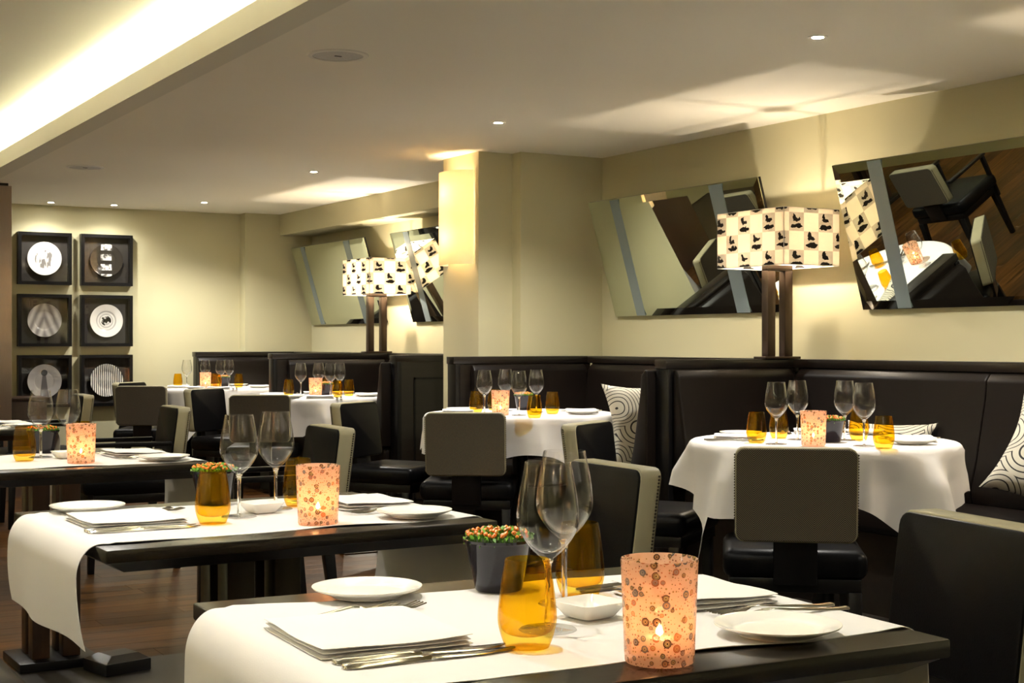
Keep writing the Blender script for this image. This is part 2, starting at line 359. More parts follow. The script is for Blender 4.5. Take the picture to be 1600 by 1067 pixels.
# plate decorations: plain abstract motifs (object coordinates: x across, z up, plate radius 0.135)
def plate_mat(kind):
    k = N('decorated_plate'); s = k.n('SeparateXYZ'); k.l(k.coord(), s.inputs[0]); x, z = s.outputs[0], s.outputs[2]
    nz = k.noise(k.coord(), 30, 3).outputs[0]
    wh, gr, bk = (0.80, 0.78, 0.73), (0.22, 0.21, 0.20), (0.012, 0.011, 0.010)
    rad = k.math('SQRT', k.math('ADD', k.math('MULTIPLY', x, x), k.math('MULTIPLY', z, z)))
    def disc(cx, cz, r):
        a = k.math('SUBTRACT', x, cx); b = k.math('SUBTRACT', z, cz)
        return k.math('LESS_THAN', k.math('ADD', k.math('MULTIPLY', a, a), k.math('MULTIPLY', b, b)), r*r)
    def strip(v, a, b): return k.math('MULTIPLY', k.math('GREATER_THAN', v, a), k.math('LESS_THAN', v, b))
    if kind == 0:      # pale plate with soft grey brush marks
        b = k.math('MULTIPLY', disc(0.0, -0.005, 0.075), k.math('GREATER_THAN', k.noise(k.mapping(k.coord(), (34, 1, 9)), 1.0, 3).outputs[0], 0.52))
        c = k.mix(b, wh, gr)
    elif kind == 1:    # dark plate with a column of pale squares
        col_ = strip(x, -0.045, 0.045); sq = k.math('MULTIPLY', col_, k.math('LESS_THAN', k.math('FRACT', k.math('MULTIPLY', k.math('ADD', z, 0.5), 12.0)), 0.62))
        c = k.mix(k.math('MULTIPLY', sq, k.ramp(nz, [(0.40, (0.1, 0.1, 0.1)), (0.55, (1, 1, 1))])), (0.03, 0.026, 0.022), wh)
    elif kind == 2:    # grey draped bands
        wv = k.math('SINE', k.math('ADD', k.math('MULTIPLY', k.math('ABSOLUTE', x), 95.0), k.math('MULTIPLY', z, 40.0)))
        c = k.mix(k.math('MULTIPLY_ADD', wv, 0.5, 0.5), (0.50, 0.48, 0.45), gr)
    elif kind == 3:    # pale plate with rings round a dark oval
        wv = k.math('GREATER_THAN', k.math('SINE', k.math('MULTIPLY', rad, 260.0)), 0.2)
        c = k.mix(k.math('MULTIPLY', wv, k.math('MULTIPLY', k.math('LESS_THAN', rad, 0.085), 0.55)), wh, gr)
        c = k.mix(k.math('MULTIPLY', disc(0, 0.0, 0.042), k.math('GREATER_THAN', nz, 0.45)), c, bk)
    elif kind == 4:    # grey plate with a dark disc over a tapered wedge
        c = k.mix(k.math('MULTIPLY', k.math('LESS_THAN', k.math('ABSOLUTE', x), k.math('MULTIPLY_ADD', z, -0.12, 0.02)), k.math('LESS_THAN', z, 0.05)), (0.46, 0.44, 0.42), (0.16, 0.15, 0.15))
        c = k.mix(disc(0, 0.068, 0.026), c, bk)
    else:              # upright dark stripes
        c = k.mix(k.math('LESS_THAN', k.math('FRACT', k.math('MULTIPLY', k.math('ADD', x, 1.0), 58.0)), 0.42), wh, bk)
    return k.done(k.bsdf(c, 0.12).outputs[0])

# ================================================================== THE ROOM
def struct(name, bm, m, parent=None, **kw):
    o = obj(name, bm, m, parent, **kw)
    if parent is None: o['kind'] = 'structure'
    return o
CEIL = 2.25; WX = 4.90; BACKY = 12.16
fl = struct('floor', bx(-2.4, 5.1, -2.7, 12.4, -0.12, -0.006), M['floor'], smooth=False)
# individual planks where the photograph shows the floor
pb = bx(0, 1.2992, 0, 0.1292, -0.0065, 0.0)
pm_ob = obj('plank', pb, M['plank'], fl, smooth=True, bev=0.0007, seg=1)
first = True
for r in range(44):
    y = 5.10+r*0.13; x = -0.7-random.random()*1.2
    while x < 3.0:
        if first: pm_ob.location = (x, y, 0); first = False
        else: link_mesh('plank', pm_ob.data, fl, (x, y, 0))
        x += 1.30
k = N('dark_stone_floor'); n_ = k.noise(k.coord(), 3.0, 5).outputs[0]
M['stone'] = k.done(k.bsdf(k.mix(n_, (0.016, 0.013, 0.009), (0.034, 0.028, 0.020)), 0.38, n_, 0.1, 0.003).outputs[0])
struct('floor_front', bx(-2.4, 5.1, -2.7, 5.10, -0.006, 0.0), M['stone'], smooth=False)
struct('wall_right', bx(WX, WX+0.15, -2.7, BACKY+0.2, 0, CEIL), M['wall'], smooth=False)
struct('wall_back', bx(-2.4, 4.28, BACKY, BACKY+0.15, 0, CEIL), M['wall'], smooth=False)
struct('wall_back_return', bx(4.28, WX, 12.02, BACKY+0.15, 0, CEIL), M['wall'], smooth=False)
struct('wall_left', bx(-2.55, -2.4, -2.7, BACKY+0.15, 0, 2.7), M['wall'], smooth=False)
struct('wall_behind', bx(-2.4, WX, -2.85, -2.7, 0, 2.7), M['wall'], smooth=False)
pier = bmesh.new(); prism(pier, [(4.09, 7.45), (4.32, 7.45), (4.32, 7.35), (WX, 7.35), (WX, 7.90), (4.09, 7.90)], 'z', 0, CEIL)
struct('wall_pier', pier, M['wall'], smooth=False)
struct('trim_1', bx(4.60, WX, 7.90, 12.02, 2.066, CEIL), M['wall'], smooth=False)         # dropped beam over the far booths
struct('trim_2', bx(WX-0.004, WX, -2.0, 7.35, 0, 0.10), M['espresso'], smooth=False)
# dropped ceiling on the right of the coffer, coffer ceiling and cove trough
CX0, CX1, CY0, CY1 = -0.9, 1.80, -1.6, 10.3
cl = bmesh.new(); box(cl, 1.92, 5.1, -2.7, 12.4, CEIL, 2.60)
struct('ceiling', cl, M['ceil'], smooth=False)
c2m = bmesh.new(); box(c2m, -2.4, 1.92, CY1, 12.4, CEIL, 2.60); box(c2m, -2.4, -1.02, CY0, CY1, CEIL, 2.60); box(c2m, -2.4, 1.92, -2.7, CY0, CEIL, 2.60)
struct('ceiling_border', c2m, M['ceil'], smooth=False)
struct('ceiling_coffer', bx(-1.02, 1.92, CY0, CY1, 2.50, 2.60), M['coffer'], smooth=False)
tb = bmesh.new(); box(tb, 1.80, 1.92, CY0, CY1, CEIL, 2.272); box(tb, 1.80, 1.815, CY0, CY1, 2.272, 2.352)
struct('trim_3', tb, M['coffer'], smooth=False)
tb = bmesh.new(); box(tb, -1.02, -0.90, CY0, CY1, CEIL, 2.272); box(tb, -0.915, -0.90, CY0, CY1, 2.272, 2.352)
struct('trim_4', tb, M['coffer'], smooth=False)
for x0, lab in ((1.845, 'cove light strip hidden behind the ceiling lip on the right'), (-0.985, 'added fill cove strip hidden behind the ceiling lip on the left')):  # left strip is an unseen addition that raises the ambient light
    o = obj('cove_light', bx(x0, x0+0.04, CY0+0.1, CY1-0.1, 2.272, 2.292), M['cove'], smooth=False)
    tag(o, lab, 'light strip')
# metal clad column at the far left
c_t = thing('metal_column', 'brushed bronze metal column at the far left edge', 'column', (1.82, 10.85, 0))
obj('shaft', bx(-0.23, 0.23, -0.25, 0.25, 0, 2.23), M['column'], c_t, bev=0.004)
obj('top_gap', bx(-0.21, 0.21, -0.23, 0.23, 2.23, 2.25), M['black'], c_t, smooth=False)

# ================================================================== CEILING FITTINGS
def spot_lamp(parent, power, col, size, blend, rad, z=-0.012, aim=None):
    ld = bpy.data.lights.new('downlight_lamp', 'SPOT'); ld.energy = power; ld.color = col
    ld.spot_size = math.radians(size); ld.spot_blend = blend; ld.shadow_soft_size = rad
    lo = bpy.data.objects.new('lamp', ld); COL.objects.link(lo); lo.parent = parent; lo.location = (0, 0, z)
    if aim:
        lo.rotation_euler = Vector(aim).to_track_quat('-Z', 'Y').to_euler()
    return lo
def downlight(x, y, z, label, power, size=138, blend=0.85, aim=None, col=SPOT_COL, rad=0.03):
    t = thing('ceiling_downlight', label, 'downlight', (x, y, z), 0, 'recessed ceiling downlights')
    bm = bmesh.new(); lathe(bm, [(0.022, 0.0), (0.022, -0.004), (0.036, -0.005), (0.038, 0.0)], 28); obj('trim_ring', bm, M['trim'], t)
    bm = bmesh.new(); lathe(bm, [(0.0, -0.003), (0.022, -0.003), (0.022, 0.0), (0.0, 0.0)], 24); obj('lens', bm, M['lens'], t)
    spot_lamp(t, power, col, size, blend, rad, -0.03, aim)
    return t
downlight(3.64, 4.03, CEIL, 'bright round downlight above the right-hand booth table', SPOT_W)
downlight(3.64, 6.42, CEIL, 'bright round downlight above the middle booth by the pier', SPOT_W)
downlight(3.635, 8.88, CEIL, 'bright round downlight left of the wall sconce', SPOT_W)
downlight(3.67, 11.27, CEIL, 'bright round downlight above the farthest booth table', SPOT_W)
downlight(3.10, 11.85, CEIL, 'bright round downlight above the right column of framed plates', WASH_W, 150)
downlight(2.60, 11.88, CEIL, 'round downlight above the left column of framed plates', WASH_W, 150)
for i, (x, y) in enumerate(((0.78, 1.74), (0.86, 2.98), (0.90, 4.68), (1.04, 6.65), (1.04, 9.0))):
    downlight(x, y, 2.50, 'round coffer downlight above the %s wood table from the front' % ('first', 'second', 'third', 'fourth', 'fifth')[i], AISLE_W, 138)
for i, (x, y) in enumerate(((3.6, 0.9), (3.6, -1.2), (-1.6, 2.5), (-1.6, 6.5))):  # unseen downlights added for general fill in the rest of the room
    downlight(x, y, CEIL, ('added fill downlight over the aisle beside the nearest tables', 'added fill downlight in the ceiling behind the camera', 'added fill downlight by the left wall near the front', 'added fill downlight by the left wall near the back')[i], SPOT_W*0.8)
for x, y, lab in ((2.244, 5.233, 'large round ceiling speaker near the front'), (2.27, 9.39, 'smaller looking round ceiling speaker far down the room')):
    t = thing('ceiling_speaker', lab, 'speaker', (x, y, CEIL), 0, 'round ceiling speakers')
    bm = bmesh.new(); lathe(bm, [(0.100, -0.001), (0.100, -0.006), (0.118, -0.005), (0.122, 0.0)], 40); obj('rim', bm, M['trim'], t)
    bm = bmesh.new(); lathe(bm, [(0.0, -0.004), (0.100, -0.003), (0.100, 0.0), (0.0, 0.0)], 40); obj('grille', bm, M['grille'], t)
    obj('badge', bx(-0.014, 0.014, -0.004, 0.004, -0.006, -0.003), M['black'], t, smooth=False)

# ================================================================== MIRRORS on the right wall
MA = math.radians(16.4); MH = 0.70; MW = 1.55
def make_mirror():
    t = thing('wall_mirror', '', 'mirror', group='tilted wall mirrors')
    t.rotation_euler = (0, -MA, 0)
    h = MW/2; b = 0.042
    obj('backing', bx(0.0, 0.016, -h, h, 0, MH), M['black'], t, smooth=False)
    obj('mirror_glass', bx(-0.008, -0.001, -h+b, h-b, b, MH-b), M['mirror'], t, smooth=False)
    fb = bmesh.new()
    O = [(-h, 0), (h, 0), (h, MH), (-h, MH)]; I = [(-h+b, b), (h-b, b), (h-b, MH-b), (-h+b, MH-b)]
    o_ = [fb.verts.new((-0.003, y, z)) for y, z in O]; i_ = [fb.verts.new((-0.008, y, z)) for y, z in I]; k0 = [fb.verts.new((0.0, y, z)) for y, z in O]
    for q in range(4):
        fb.faces.new((o_[q], o_[(q+1) % 4], i_[(q+1) % 4], i_[q])); fb.faces.new((k0[q], k0[(q+1) % 4], o_[(q+1) % 4], o_[q]))
    obj('bevelled_edge', fb, M['mirror'], t, smooth=False)
    for f0, f1 in ((0.15, 0.205), (0.745, 0.815)):    # measured from the far end
        obj('frosted_band', bx(-0.0095, -0.0078, h-f1*MW, h-f0*MW, 0.004, MH-0.004), M['frost'], t, smooth=False)
    return t
mir = Proto(make_mirror)
for yc, lab in ((6.39, 'tilted mirror with two grey bands left of the near lamp'), (4.305, 'tilted mirror with grey band at the far right beside the near lamp'),
                (11.175, 'tilted mirror farthest away in the corner left of the far lamp'), (9.14, 'tilted mirror half hidden behind the wall sconce')):
    mir.put((4.875, yc, 1.278), 0.0, lab)

# ================================================================== FRAMED PLATES on the back wall
plab = ['pale plate with grey brush marks in black box frame, top left', 'dark plate with a column of squares in black box frame, top right',
        'grey banded plate in black box frame, middle left', 'pale plate with ringed dark centre in black box frame, middle right',
        'grey plate with a dark disc in black box frame, bottom left', 'upright striped plate in black box frame, bottom right']
for i in range(6):
    cxp = (2.603, 3.107)[i % 2]; cz_ = (1.809, 1.303, 0.805)[i//2]; s = 0.2135
    t = thing('framed_plate', plab[i], 'picture', (cxp, BACKY, cz_), 0, 'framed plates on the back wall')
    fb = bmesh.new(); wdt = 0.026
    box(fb, -s, s, -0.065, 0, s-wdt, s); box(fb, -s, s, -0.065, 0, -s, -s+wdt); box(fb, -s, -s+wdt, -0.065, 0, -s+wdt, s-wdt); box(fb, s-wdt, s, -0.065, 0, -s+wdt, s-wdt)
    obj('frame', fb, M['black'], t, smooth=False)
    k = N('charcoal_mount'); obj('mount', bx(-s+wdt, s-wdt, -0.012, 0, -s+wdt, s-wdt), k.done(k.bsdf((0.022, 0.018, 0.014), 0.8).outputs[0]), t, smooth=False)
    pb = bmesh.new(); lathe(pb, smooth_prof([(0.0, 0.010), (0.07, 0.010), (0.085, 0.014), (0.128, 0.024), (0.1345, 0.026), (0.133, 0.022), (0.085, 0.008), (0.0, 0.004)], 3), 48)
    bmesh.ops.rotate(pb, verts=pb.verts, cent=(0, 0, 0), matrix=Matrix.Rotation(PI/2, 3, 'X')); bmesh.ops.translate(pb, verts=pb.verts, vec=(0, -0.012, 0))
    obj('plate', pb, plate_mat(i), t)
    obj('pane', bx(-s+wdt, s-wdt, -0.056, -0.054, -s+wdt, s-wdt), M['pane'], t, smooth=False)
# low sideboard below the plates, against the back wall
t = thing('sideboard', 'low dark wooden sideboard below the framed plates at left', 'sideboard', (2.25, 11.87, 0))
obj('carcass', bx(-0.28, 0.28, -0.17, 0.20, 0.06, 0.665), M['post'], t, bev=0.003)
obj('top', bx(-0.30, 0.30, -0.19, 0.205, 0.665, 0.69), M['post'], t, bev=0.003)
for x0, x1 in ((-0.275, -0.005), (0.005, 0.275)):
    d = obj('door', bx(x0, x1, -0.185, -0.17, 0.08, 0.655), M['post'], t, bev=0.002)
    obj('knob', bx(-0.008+(x1-0.03 if x0 < 0 else x0+0.03), 0.008+(x1-0.03 if x0 < 0 else x0+0.03), -0.205, -0.185, 0.38, 0.396), M['steel'], d, bev=0.002)
obj('plinth', bx(-0.26, 0.26, -0.15, 0.19, 0, 0.06), M['black'], t, smooth=False)

# ================================================================== WALL SCONCE on the pier
sconces = [((4.09, 7.665, 1.588), 0.0, SCONCE_W, 'tall glowing linen wall sconce on the pier')]+[((-2.4, y_, 1.588), PI, FILL_W, 'added linen fill sconce on the left wall, %s' % n_) for y_, n_ in ((-1.0, 'behind the camera'), (1.5, 'nearest the camera'), (4.0, 'second along'), (6.5, 'third along'), (9.0, 'farthest along'))]  # left-wall copies are added out of view to fill ceiling and walls
t = thing('wall_sconce', sconces[0][3], 'wall lamp', sconces[0][0], 0, 'linen wall sconces')
sb = bmesh.new(); NS = 24; HH = 0.558
def sc_pt(a, g=0.0): return (-(0.115-g)*math.sin(a)**0.75 if math.sin(a) > 0 else 0.0, (0.165-g)*math.cos(a))
outer = [sc_pt(PI*i/NS) for i in range(NS+1)]; inner = [sc_pt(PI*i/NS, 0.003) for i in range(NS+1)]
vo = [[sb.verts.new((p[0]-0.004, p[1], z)) for p in outer] for z in (0, HH)]; vi = [[sb.verts.new((p[0]-0.004, p[1], z)) for p in inner] for z in (0, HH)]
for i in range(NS):
    sb.faces.new((vo[0][i], vo[0][i+1], vo[1][i+1], vo[1][i])); sb.faces.new((vi[0][i+1], vi[0][i], vi[1][i], vi[1][i+1]))
    for q in (0, 1): sb.faces.new((vo[q][i], vo[q][i+1], vi[q][i+1], vi[q][i]))
obj('shade', sb, M['linen'], t)
obj('back_plate', bx(-0.006, 0.0, -0.06, 0.06, 0.12, 0.44), M['trim'], t, smooth=False)
for z in (0.13, 0.40):
    bm = bmesh.new(); tube(bm, (-0.006, 0, z), (-0.05, 0, z), 0.011); obj('bulb_holder', bm, M['trim'], t)
for i_, (lc_, rz_, pw_, lb_) in enumerate(sconces):
    q_ = t if i_ == 0 else dup(t, lc_, rz_, lb_)
    if i_ == 0: continue
    for z in (0.13, 0.40):
        ld = bpy.data.lights.new('sconce_bulb', 'POINT'); ld.energy = pw_; ld.color = FILL_COL; ld.shadow_soft_size = 0.022
        lo = bpy.data.objects.new('bulb', ld); COL.objects.link(lo); lo.parent = q_; lo.location = (-0.058, 0, z+0.03)
for z in (0.13, 0.40):
    ld = bpy.data.lights.new('sconce_bulb', 'POINT'); ld.energy = SCONCE_W; ld.color = SCONCE_COL; ld.shadow_soft_size = 0.022
    lo = bpy.data.objects.new('bulb', ld); COL.objects.link(lo); lo.parent = t; lo.location = (-0.058, 0, z+0.03)

# ================================================================== SHADED LAMPS on the booth dividers
def make_lamp():
    t = thing('booth_lamp', '', 'lamp', group='square shaded booth lamps')
    obj('base', bx(-0.11, 0.11, -0.045, 0.045, 0, 0.012), M['bronze'], t, bev=0.002)
    for sx in (-1, 1): obj('post', bx(sx*0.054-0.0235, sx*0.054+0.0235, -0.0235, 0.0235, 0.012, 0.425), M['bronze'], t, bev=0.002)
    obj('top_bar', bx(-0.0775, 0.0775, -0.0235, 0.0235, 0.425, 0.452), M['bronze'], t, bev=0.002)
    bm = bmesh.new(); tube(bm, (0, 0, 0.452), (0, 0, 0.50), 0.009); tube(bm, (0, 0, 0.485), (0, 0, 0.52), 0.016); obj('bulb_holder', bm, M['trim'], t)
    hx, hy, z0, z1 = 0.17, 0.245, 0.443, 0.709
    sb = bmesh.new(); lay = sb.loops.layers.uv.verify()
    u = 0.0
    cor = [(-hx, hy), (-hx, -hy), (hx, -hy), (hx, hy)]
    for q in range(4):
        a, b = cor[q], cor[(q+1) % 4]; L = math.dist(a, b)
        nx, ny = (b[1]-a[1])/L*0.002, -(b[0]-a[0])/L*0.002
        for s in (0, 1):
            vs = [sb.verts.new((p[0]+nx*s, p[1]+ny*s, z)) for p, z in ((a, z0), (b, z0), (b, z1), (a, z1))]
            f = sb.faces.new(vs if s == 0 else vs[::-1])
            for l in f.loops:
                p = l.vert.co; du = math.dist((p.x-nx*s, p.y-ny*s), a); l[lay].uv = (u+du+0.02, p.z-z0+0.02)
        u += L
    sh = obj('lamp_shade', sb, M['shade'], t, smooth=False)
    rb = bmesh.new()
    for z in (z0, z1):
        for q in range(4): tube(rb, cor[q]+(z,), cor[(q+1) % 4]+(z,), 0.0022, 6)
    for q in range(4): tube(rb, cor[q]+(z0,), cor[q]+(z1,), 0.002, 6)
    obj('wire_frame', rb, M['trim'], sh)
    rb = bmesh.new(); zc = z1-0.012
    tube(rb, (-hx, 0, zc), (hx, 0, zc), 0.003, 6); tube(rb, (0, -hy, zc), (0, hy, zc), 0.003, 6); tube(rb, (0, 0.03, 0.52), (0, 0.03, zc), 0.0015, 6)
    bm_ = lathe(rb, [(0.0, zc+0.004), (0.02, zc+0.004), (0.02, zc-0.004), (0.0, zc-0.004)], 12)
    obj('spider', rb, M['trim'], t)
    return t
for (x, y), lab in (((4.605, 5.385), 'near lamp with printed square shade between the two near mirrors'), ((4.605, 10.0), 'far lamp with printed square shade between the two far mirrors'), ((4.605, 2.62), 'added uplight lamp with printed square shade at the right end of the right-hand booth')):  # the third lamp is added out of view to brighten the ceiling
    if y == 5.385: lamp0 = make_lamp(); lo_ = lamp0; lo_.location = (x, y, 1.0425); lo_['label'] = lab
    else: lo_ = dup(lamp0, (x, y, 1.0425), 0, lab)
    ld = bpy.data.lights.new('shade_bulb', 'POINT'); ld.energy = SHADE_W; ld.color = SHADE_COL; ld.shadow_soft_size = 0.014
    b_ = bpy.data.objects.new('bulb', ld); COL.objects.link(b_); b_.parent = lo_; b_.location = (0.0, 0.0, 0.545)

# ================================================================== BOOTHS
def pad(bm, o0, o1, z0, z1, lo, hi, axis, sign, base):
    """upholstered back: thicker at the bottom, runs lo..hi along the wall or divider"""
    pr = [(0, z0), (o0, z0), (o0+0.012, z0+0.06), (o0*0.75+o1*0.25, z0+0.18), (o1+0.018, z1-0.10), (o1+0.012, z1-0.03), (o1-0.012, z1), (0, z1)]
    pts = [(base+sign*a, z) for a, z in pr]
    if axis == 'y': prism(bm, pts, 'y', lo, hi)
    else: prism(bm, pts, 'x', lo, hi)
RAIL = 1.042
def divider(yc, x0, label, panel=True):
    t = thing('booth_divider', label, 'divider', (0, yc, 0), 0, 'dark wood booth dividers')
    obj('panel', bx(x0+0.03, 4.70, -0.04, 0.04, 0, 1.0), M['espresso'], t, smooth=False)
    obj('end_post', bx(x0, x0+0.03, -0.05, 0.05, 0, 1.0), M['black'], t, bev=0.003)
    obj('cap_rail', bx(x0-0.01, 4.74, -0.046, 0.046, 1.0, RAIL), M['espresso'], t, bev=0.004)
    if panel:
        fb = bmesh.new(); a0, a1, c0, c1 = x0+0.12, 4.55, 0.12, 0.90
        for q in ((a0, a1, c1-0.012, c1), (a0, a1, c0, c0+0.012), (a0, a0+0.012, c0, c1), (a1-0.012, a1, c0, c1)): box(fb, q[0], q[1], -0.047, -0.04, q[2], q[3])
        obj('panel_moulding', fb, M['black'], t, smooth=False)
    return t
divs = [(11.92, 3.80, 'dark divider of the farthest booth against the back wall'), (10.0, 3.76, 'dark divider under the far lamp'), (8.25, 3.92, 'panelled dark divider just left of the pier'),
        (7.22, 3.79, 'dark booth end against the pier wall'), (5.40, 3.93, 'dark divider under the near lamp'), (2.62, 3.93, 'dark divider at the right end of the right-hand booth')]
for y, x0, lab in divs: divider(y, x0, lab)
def booth(y0, y1, xe, label):
    """bench from divider face y0 (near) to y1 (far)"""
    t = thing('banquette', label, 'banquette', (4.4, (y0+y1)/2, 0), 0, 'dark leather banquettes')
    ox, oy = 4.4, (y0+y1)/2
    def fix(bm): bmesh.ops.translate(bm, verts=bm.verts, vec=(-ox, -oy, 0)); return bm
    bm = bmesh.new(); prism(bm, [(xe+0.10, y0), (xe+0.10, y0+0.50), (4.26, y0+0.50), (4.26, y1-0.50), (xe+0.10, y1-0.50), (xe+0.10, y1), (4.70, y1), (4.70, y0)], 'z', 0, 0.34)
    obj('base', fix(bm), M['espresso'], t, smooth=False)
    for a in ((4.20, 4.68, y0+0.03, y1-0.03), (xe+0.05, 4.20, y0+0.03, y0+0.54), (xe+0.05, 4.20, y1-0.54, y1-0.03)):
        bm = bmesh.new(); rbox(bm, *a, 0.34, 0.465, 0.035, 4); obj('seat_cushion', fix(bm), M['leather'], t, angle=60)
    ym = (y0+y1)/2+0.12
    for a, b in ((y0+0.05, ym), (ym, y1-0.05)):
        bm = bmesh.new(); pad(bm, 0.15, 0.055, 0.46, 0.995, a+0.001, b-0.001, 'y', -1, 4.705); obj('backrest', fix(bm), M['leather'], t, bev=0.010, seg=3, angle=60)
    bm = bmesh.new(); pad(bm, 0.13, 0.035, 0.46, 0.995, xe+0.02, 4.64, 'x', 1, y0); obj('wing', fix(bm), M['leather'], t, bev=0.010, seg=3, angle=60)
    bm = bmesh.new(); pad(bm, 0.13, 0.035, 0.46, 0.995, xe+0.02, 4.64, 'x', -1, y1); obj('wing', fix(bm), M['leather'], t, bev=0.010, seg=3, angle=60)
    obj('back_panel', fix(bx(4.705, 4.735, y0, y1, 0, 1.0)), M['espresso'], t, smooth=False)
    obj('top_rail', fix(bx(4.665, 4.745, y0+0.008, y1-0.008, 1.0, RAIL)), M['espresso'], t, bev=0.004)
    obj('back_shelf', fix(bx(4.745, WX-0.002, y0, y1, 0.98, 1.02)), M['espresso'], t, smooth=False)
    return t
BO = [(2.674, 5.346, 3.93, 'brown-black leather banquette of the right-hand booth'), (5.454, 7.166, 3.86, 'brown-black leather banquette of the middle booth'),
      (8.304, 9.946, 3.84, 'brown-black leather banquette of the booth left of the sconce'), (10.054, 11.866, 3.78, 'brown-black leather banquette of the farthest booth')]
for a in BO: booth(*a)

# ================================================================== CHAIRS
def make_chair(fabric='herring', arms=False):
    def fn():
        t = thing('dining_chair', '', 'chair', group='dining chairs')
        bm = bmesh.new(); rbox(bm, -0.225, 0.225, -0.215, 0.235, 0.375, 0.47, 0.035, 4)
        for v in bm.verts:
            if v.co.z > 0.44: v.co.z += 0.012*max(0, 1-(v.co.x/0.22)**2)*max(0, 1-(v.co.y/0.22)**2)
        obj('seat', bm, M['chair_leather'], t, angle=60)
        obj('seat_rail', bx(-0.205, 0.205, -0.20, 0.215, 0.335, 0.38), M['black'], t, bev=0.004)
        for sx in (-1, 1):
            for sy in (-1, 1):
                bm = bmesh.new(); taper(bm, (sx*0.19, sy*0.195-(0.03 if sy < 0 else 0), 0), (0.015, 0.015), (sx*0.185, sy*0.185, 0.34), (0.021, 0.021)); obj('leg', bm, M['black'], t, bev=0.003)
        lean = lambda z: -0.205-(z-0.40)*0.13
        bm = bmesh.new()
        v0 = [(lean(0.36), 0.36), (lean(0.60), 0.60)]
        prism(bm, [(v0[0][0]-0.020, 0.36), (v0[0][0]+0.020, 0.36), (v0[1][0]+0.020, 0.60), (v0[1][0]-0.020, 0.60)], 'x', -0.068, 0.068); obj('back_stem', bm, M['black'], t, bev=0.003)
        ZB, ZT, HW, TK = 0.500, 0.797, 0.187, 0.031
        def shear(bm):
            for v in bm.verts: v.co.y += lean(v.co.z)-0.01
            return bm
        def panel(y0, y1, hw, zb, zt, r):
            pts = []
            for cx_, cz_, a0 in ((hw-r, zt-r, 0), (-hw+r, zt-r, 90), (-hw+r, zb+r, 180), (hw-r, zb+r, 270)):
                for q in range(5): a = math.radians(a0+q*22.5); pts.append((cx_+r*math.cos(a), cz_+r*math.sin(a)))
            b = bmesh.new(); prism(b, pts, 'y', y0, y1); return b
        br = obj('backrest', shear(panel(-TK, TK, HW, ZB, ZT, 0.028)), M['band'], t, bev=0.004, angle=40)
        obj('outer_panel', shear(panel(-TK-0.004, -TK+0.002, HW-0.004, ZB+0.004, ZT-0.004, 0.026)), M[fabric], t, bev=0.0018, seg=1)
        obj('inner_panel', shear(panel(TK-0.002, TK+0.007, HW-0.002, ZB+0.002, ZT-0.004, 0.027)), M['chair_leather'], t, bev=0.004)
        if arms:
            for sx in (-1, 1):
                a_ = obj('armrest', bx(sx*0.200-0.017, sx*0.200+0.017, -0.195, 0.225, 0.612, 0.632), M['black'], t, bev=0.004)
                obj('arm_post', bx(sx*0.200-0.014, sx*0.200+0.014, 0.185, 0.213, 0.30, 0.612), M['black'], a_, bev=0.003)
        nb = bmesh.new()
        for sx in (-1, 1):
            for q in range(30):
                z = ZB+0.022+q*(ZT-ZB-0.044)/29
                bmesh.ops.create_icosphere(nb, subdivisions=1, radius=0.0036, matrix=Matrix.Translation((sx*(HW+0.0005), -TK+0.007, z)))
        o = obj('nailheads', shear(nb), M['nail'], br); o['kind'] = 'stuff'
        return t
    return fn
chairH = Proto(make_chair('herring')); chairW = Proto(make_chair('weave')); chairA = Proto(make_chair('weave', True))
SEATS = []
def chair(p, x, y, fx, fy, label):
    L_ = math.hypot(fx, fy); SEATS.append((x, y, fx/L_, fy/L_))
    return p.put((x, y, 0), math.atan2(-fx, fy), label)
def chair_back(p, bx_, by_, fx, fy, label):
    """place by the middle of the back panel"""
    L = math.hypot(fx, fy); fx /= L; fy /= L
    return chair(p, bx_+0.265*fx, by_+0.265*fy, fx, fy, label)
chair_back(chairH, 3.00, 3.42, 0.62, 0.78, 'dining chair with herringbone back in front of the right-hand booth table')
chair_back(chairH, 3.17, 5.90, 0.55, 0.83, 'dining chair with herringbone back in front of the middle booth table')
chair_back(chairW, 3.13, 8.52, 0.42, 0.90, 'dining chair, plain woven back towards us, before the booth left of the sconce')
chair_back(chairW, 3.00, 10.70, 0.45, 0.90, 'dining chair, plain woven back towards us, before the farthest booth')
chair_back(chairW, 3.21, 4.93, 0.55, -0.83, 'dining chair showing its khaki side, left of the right-hand booth table')
chair_back(chairW, 3.20, 7.25, 0.55, -0.83, 'dining chair showing its khaki side, behind the middle booth table')
chair_back(chairW, 3.22, 9.90, 0.55, -0.83, 'dining chair showing its khaki side, behind the booth table left of the sconce')
chair_back(chairW, 3.20, 11.78, 0.62, -0.78, 'dining chair showing its pale side against the framed plates')
chair_back(chairW, 2.080, 1.872, -0.987, 0.16, 'black leather dining chair at the right end of the nearest wood table')
chair_back(chairW, 2.185, 3.22, -1.0, 0.05, 'dining chair with studded khaki edge at the second wood table')
chair_back(chairA, 2.20, 5.20, -1.0, 0.05, 'dining chair with studded khaki edge at the third wood table')
chair_back(chairA, 2.20, 7.22, -1.0, 0.05, 'dining chair with khaki edge at the fourth wood table')
chair_back(chairA, 2.20, 9.15, -1.0, 0.05, 'dining chair with khaki edge at the fifth wood table')
chair(chairW, 0.362, 3.02, 1.0, 0.0, 'dining chair whose seat corner peeks in at bottom left')

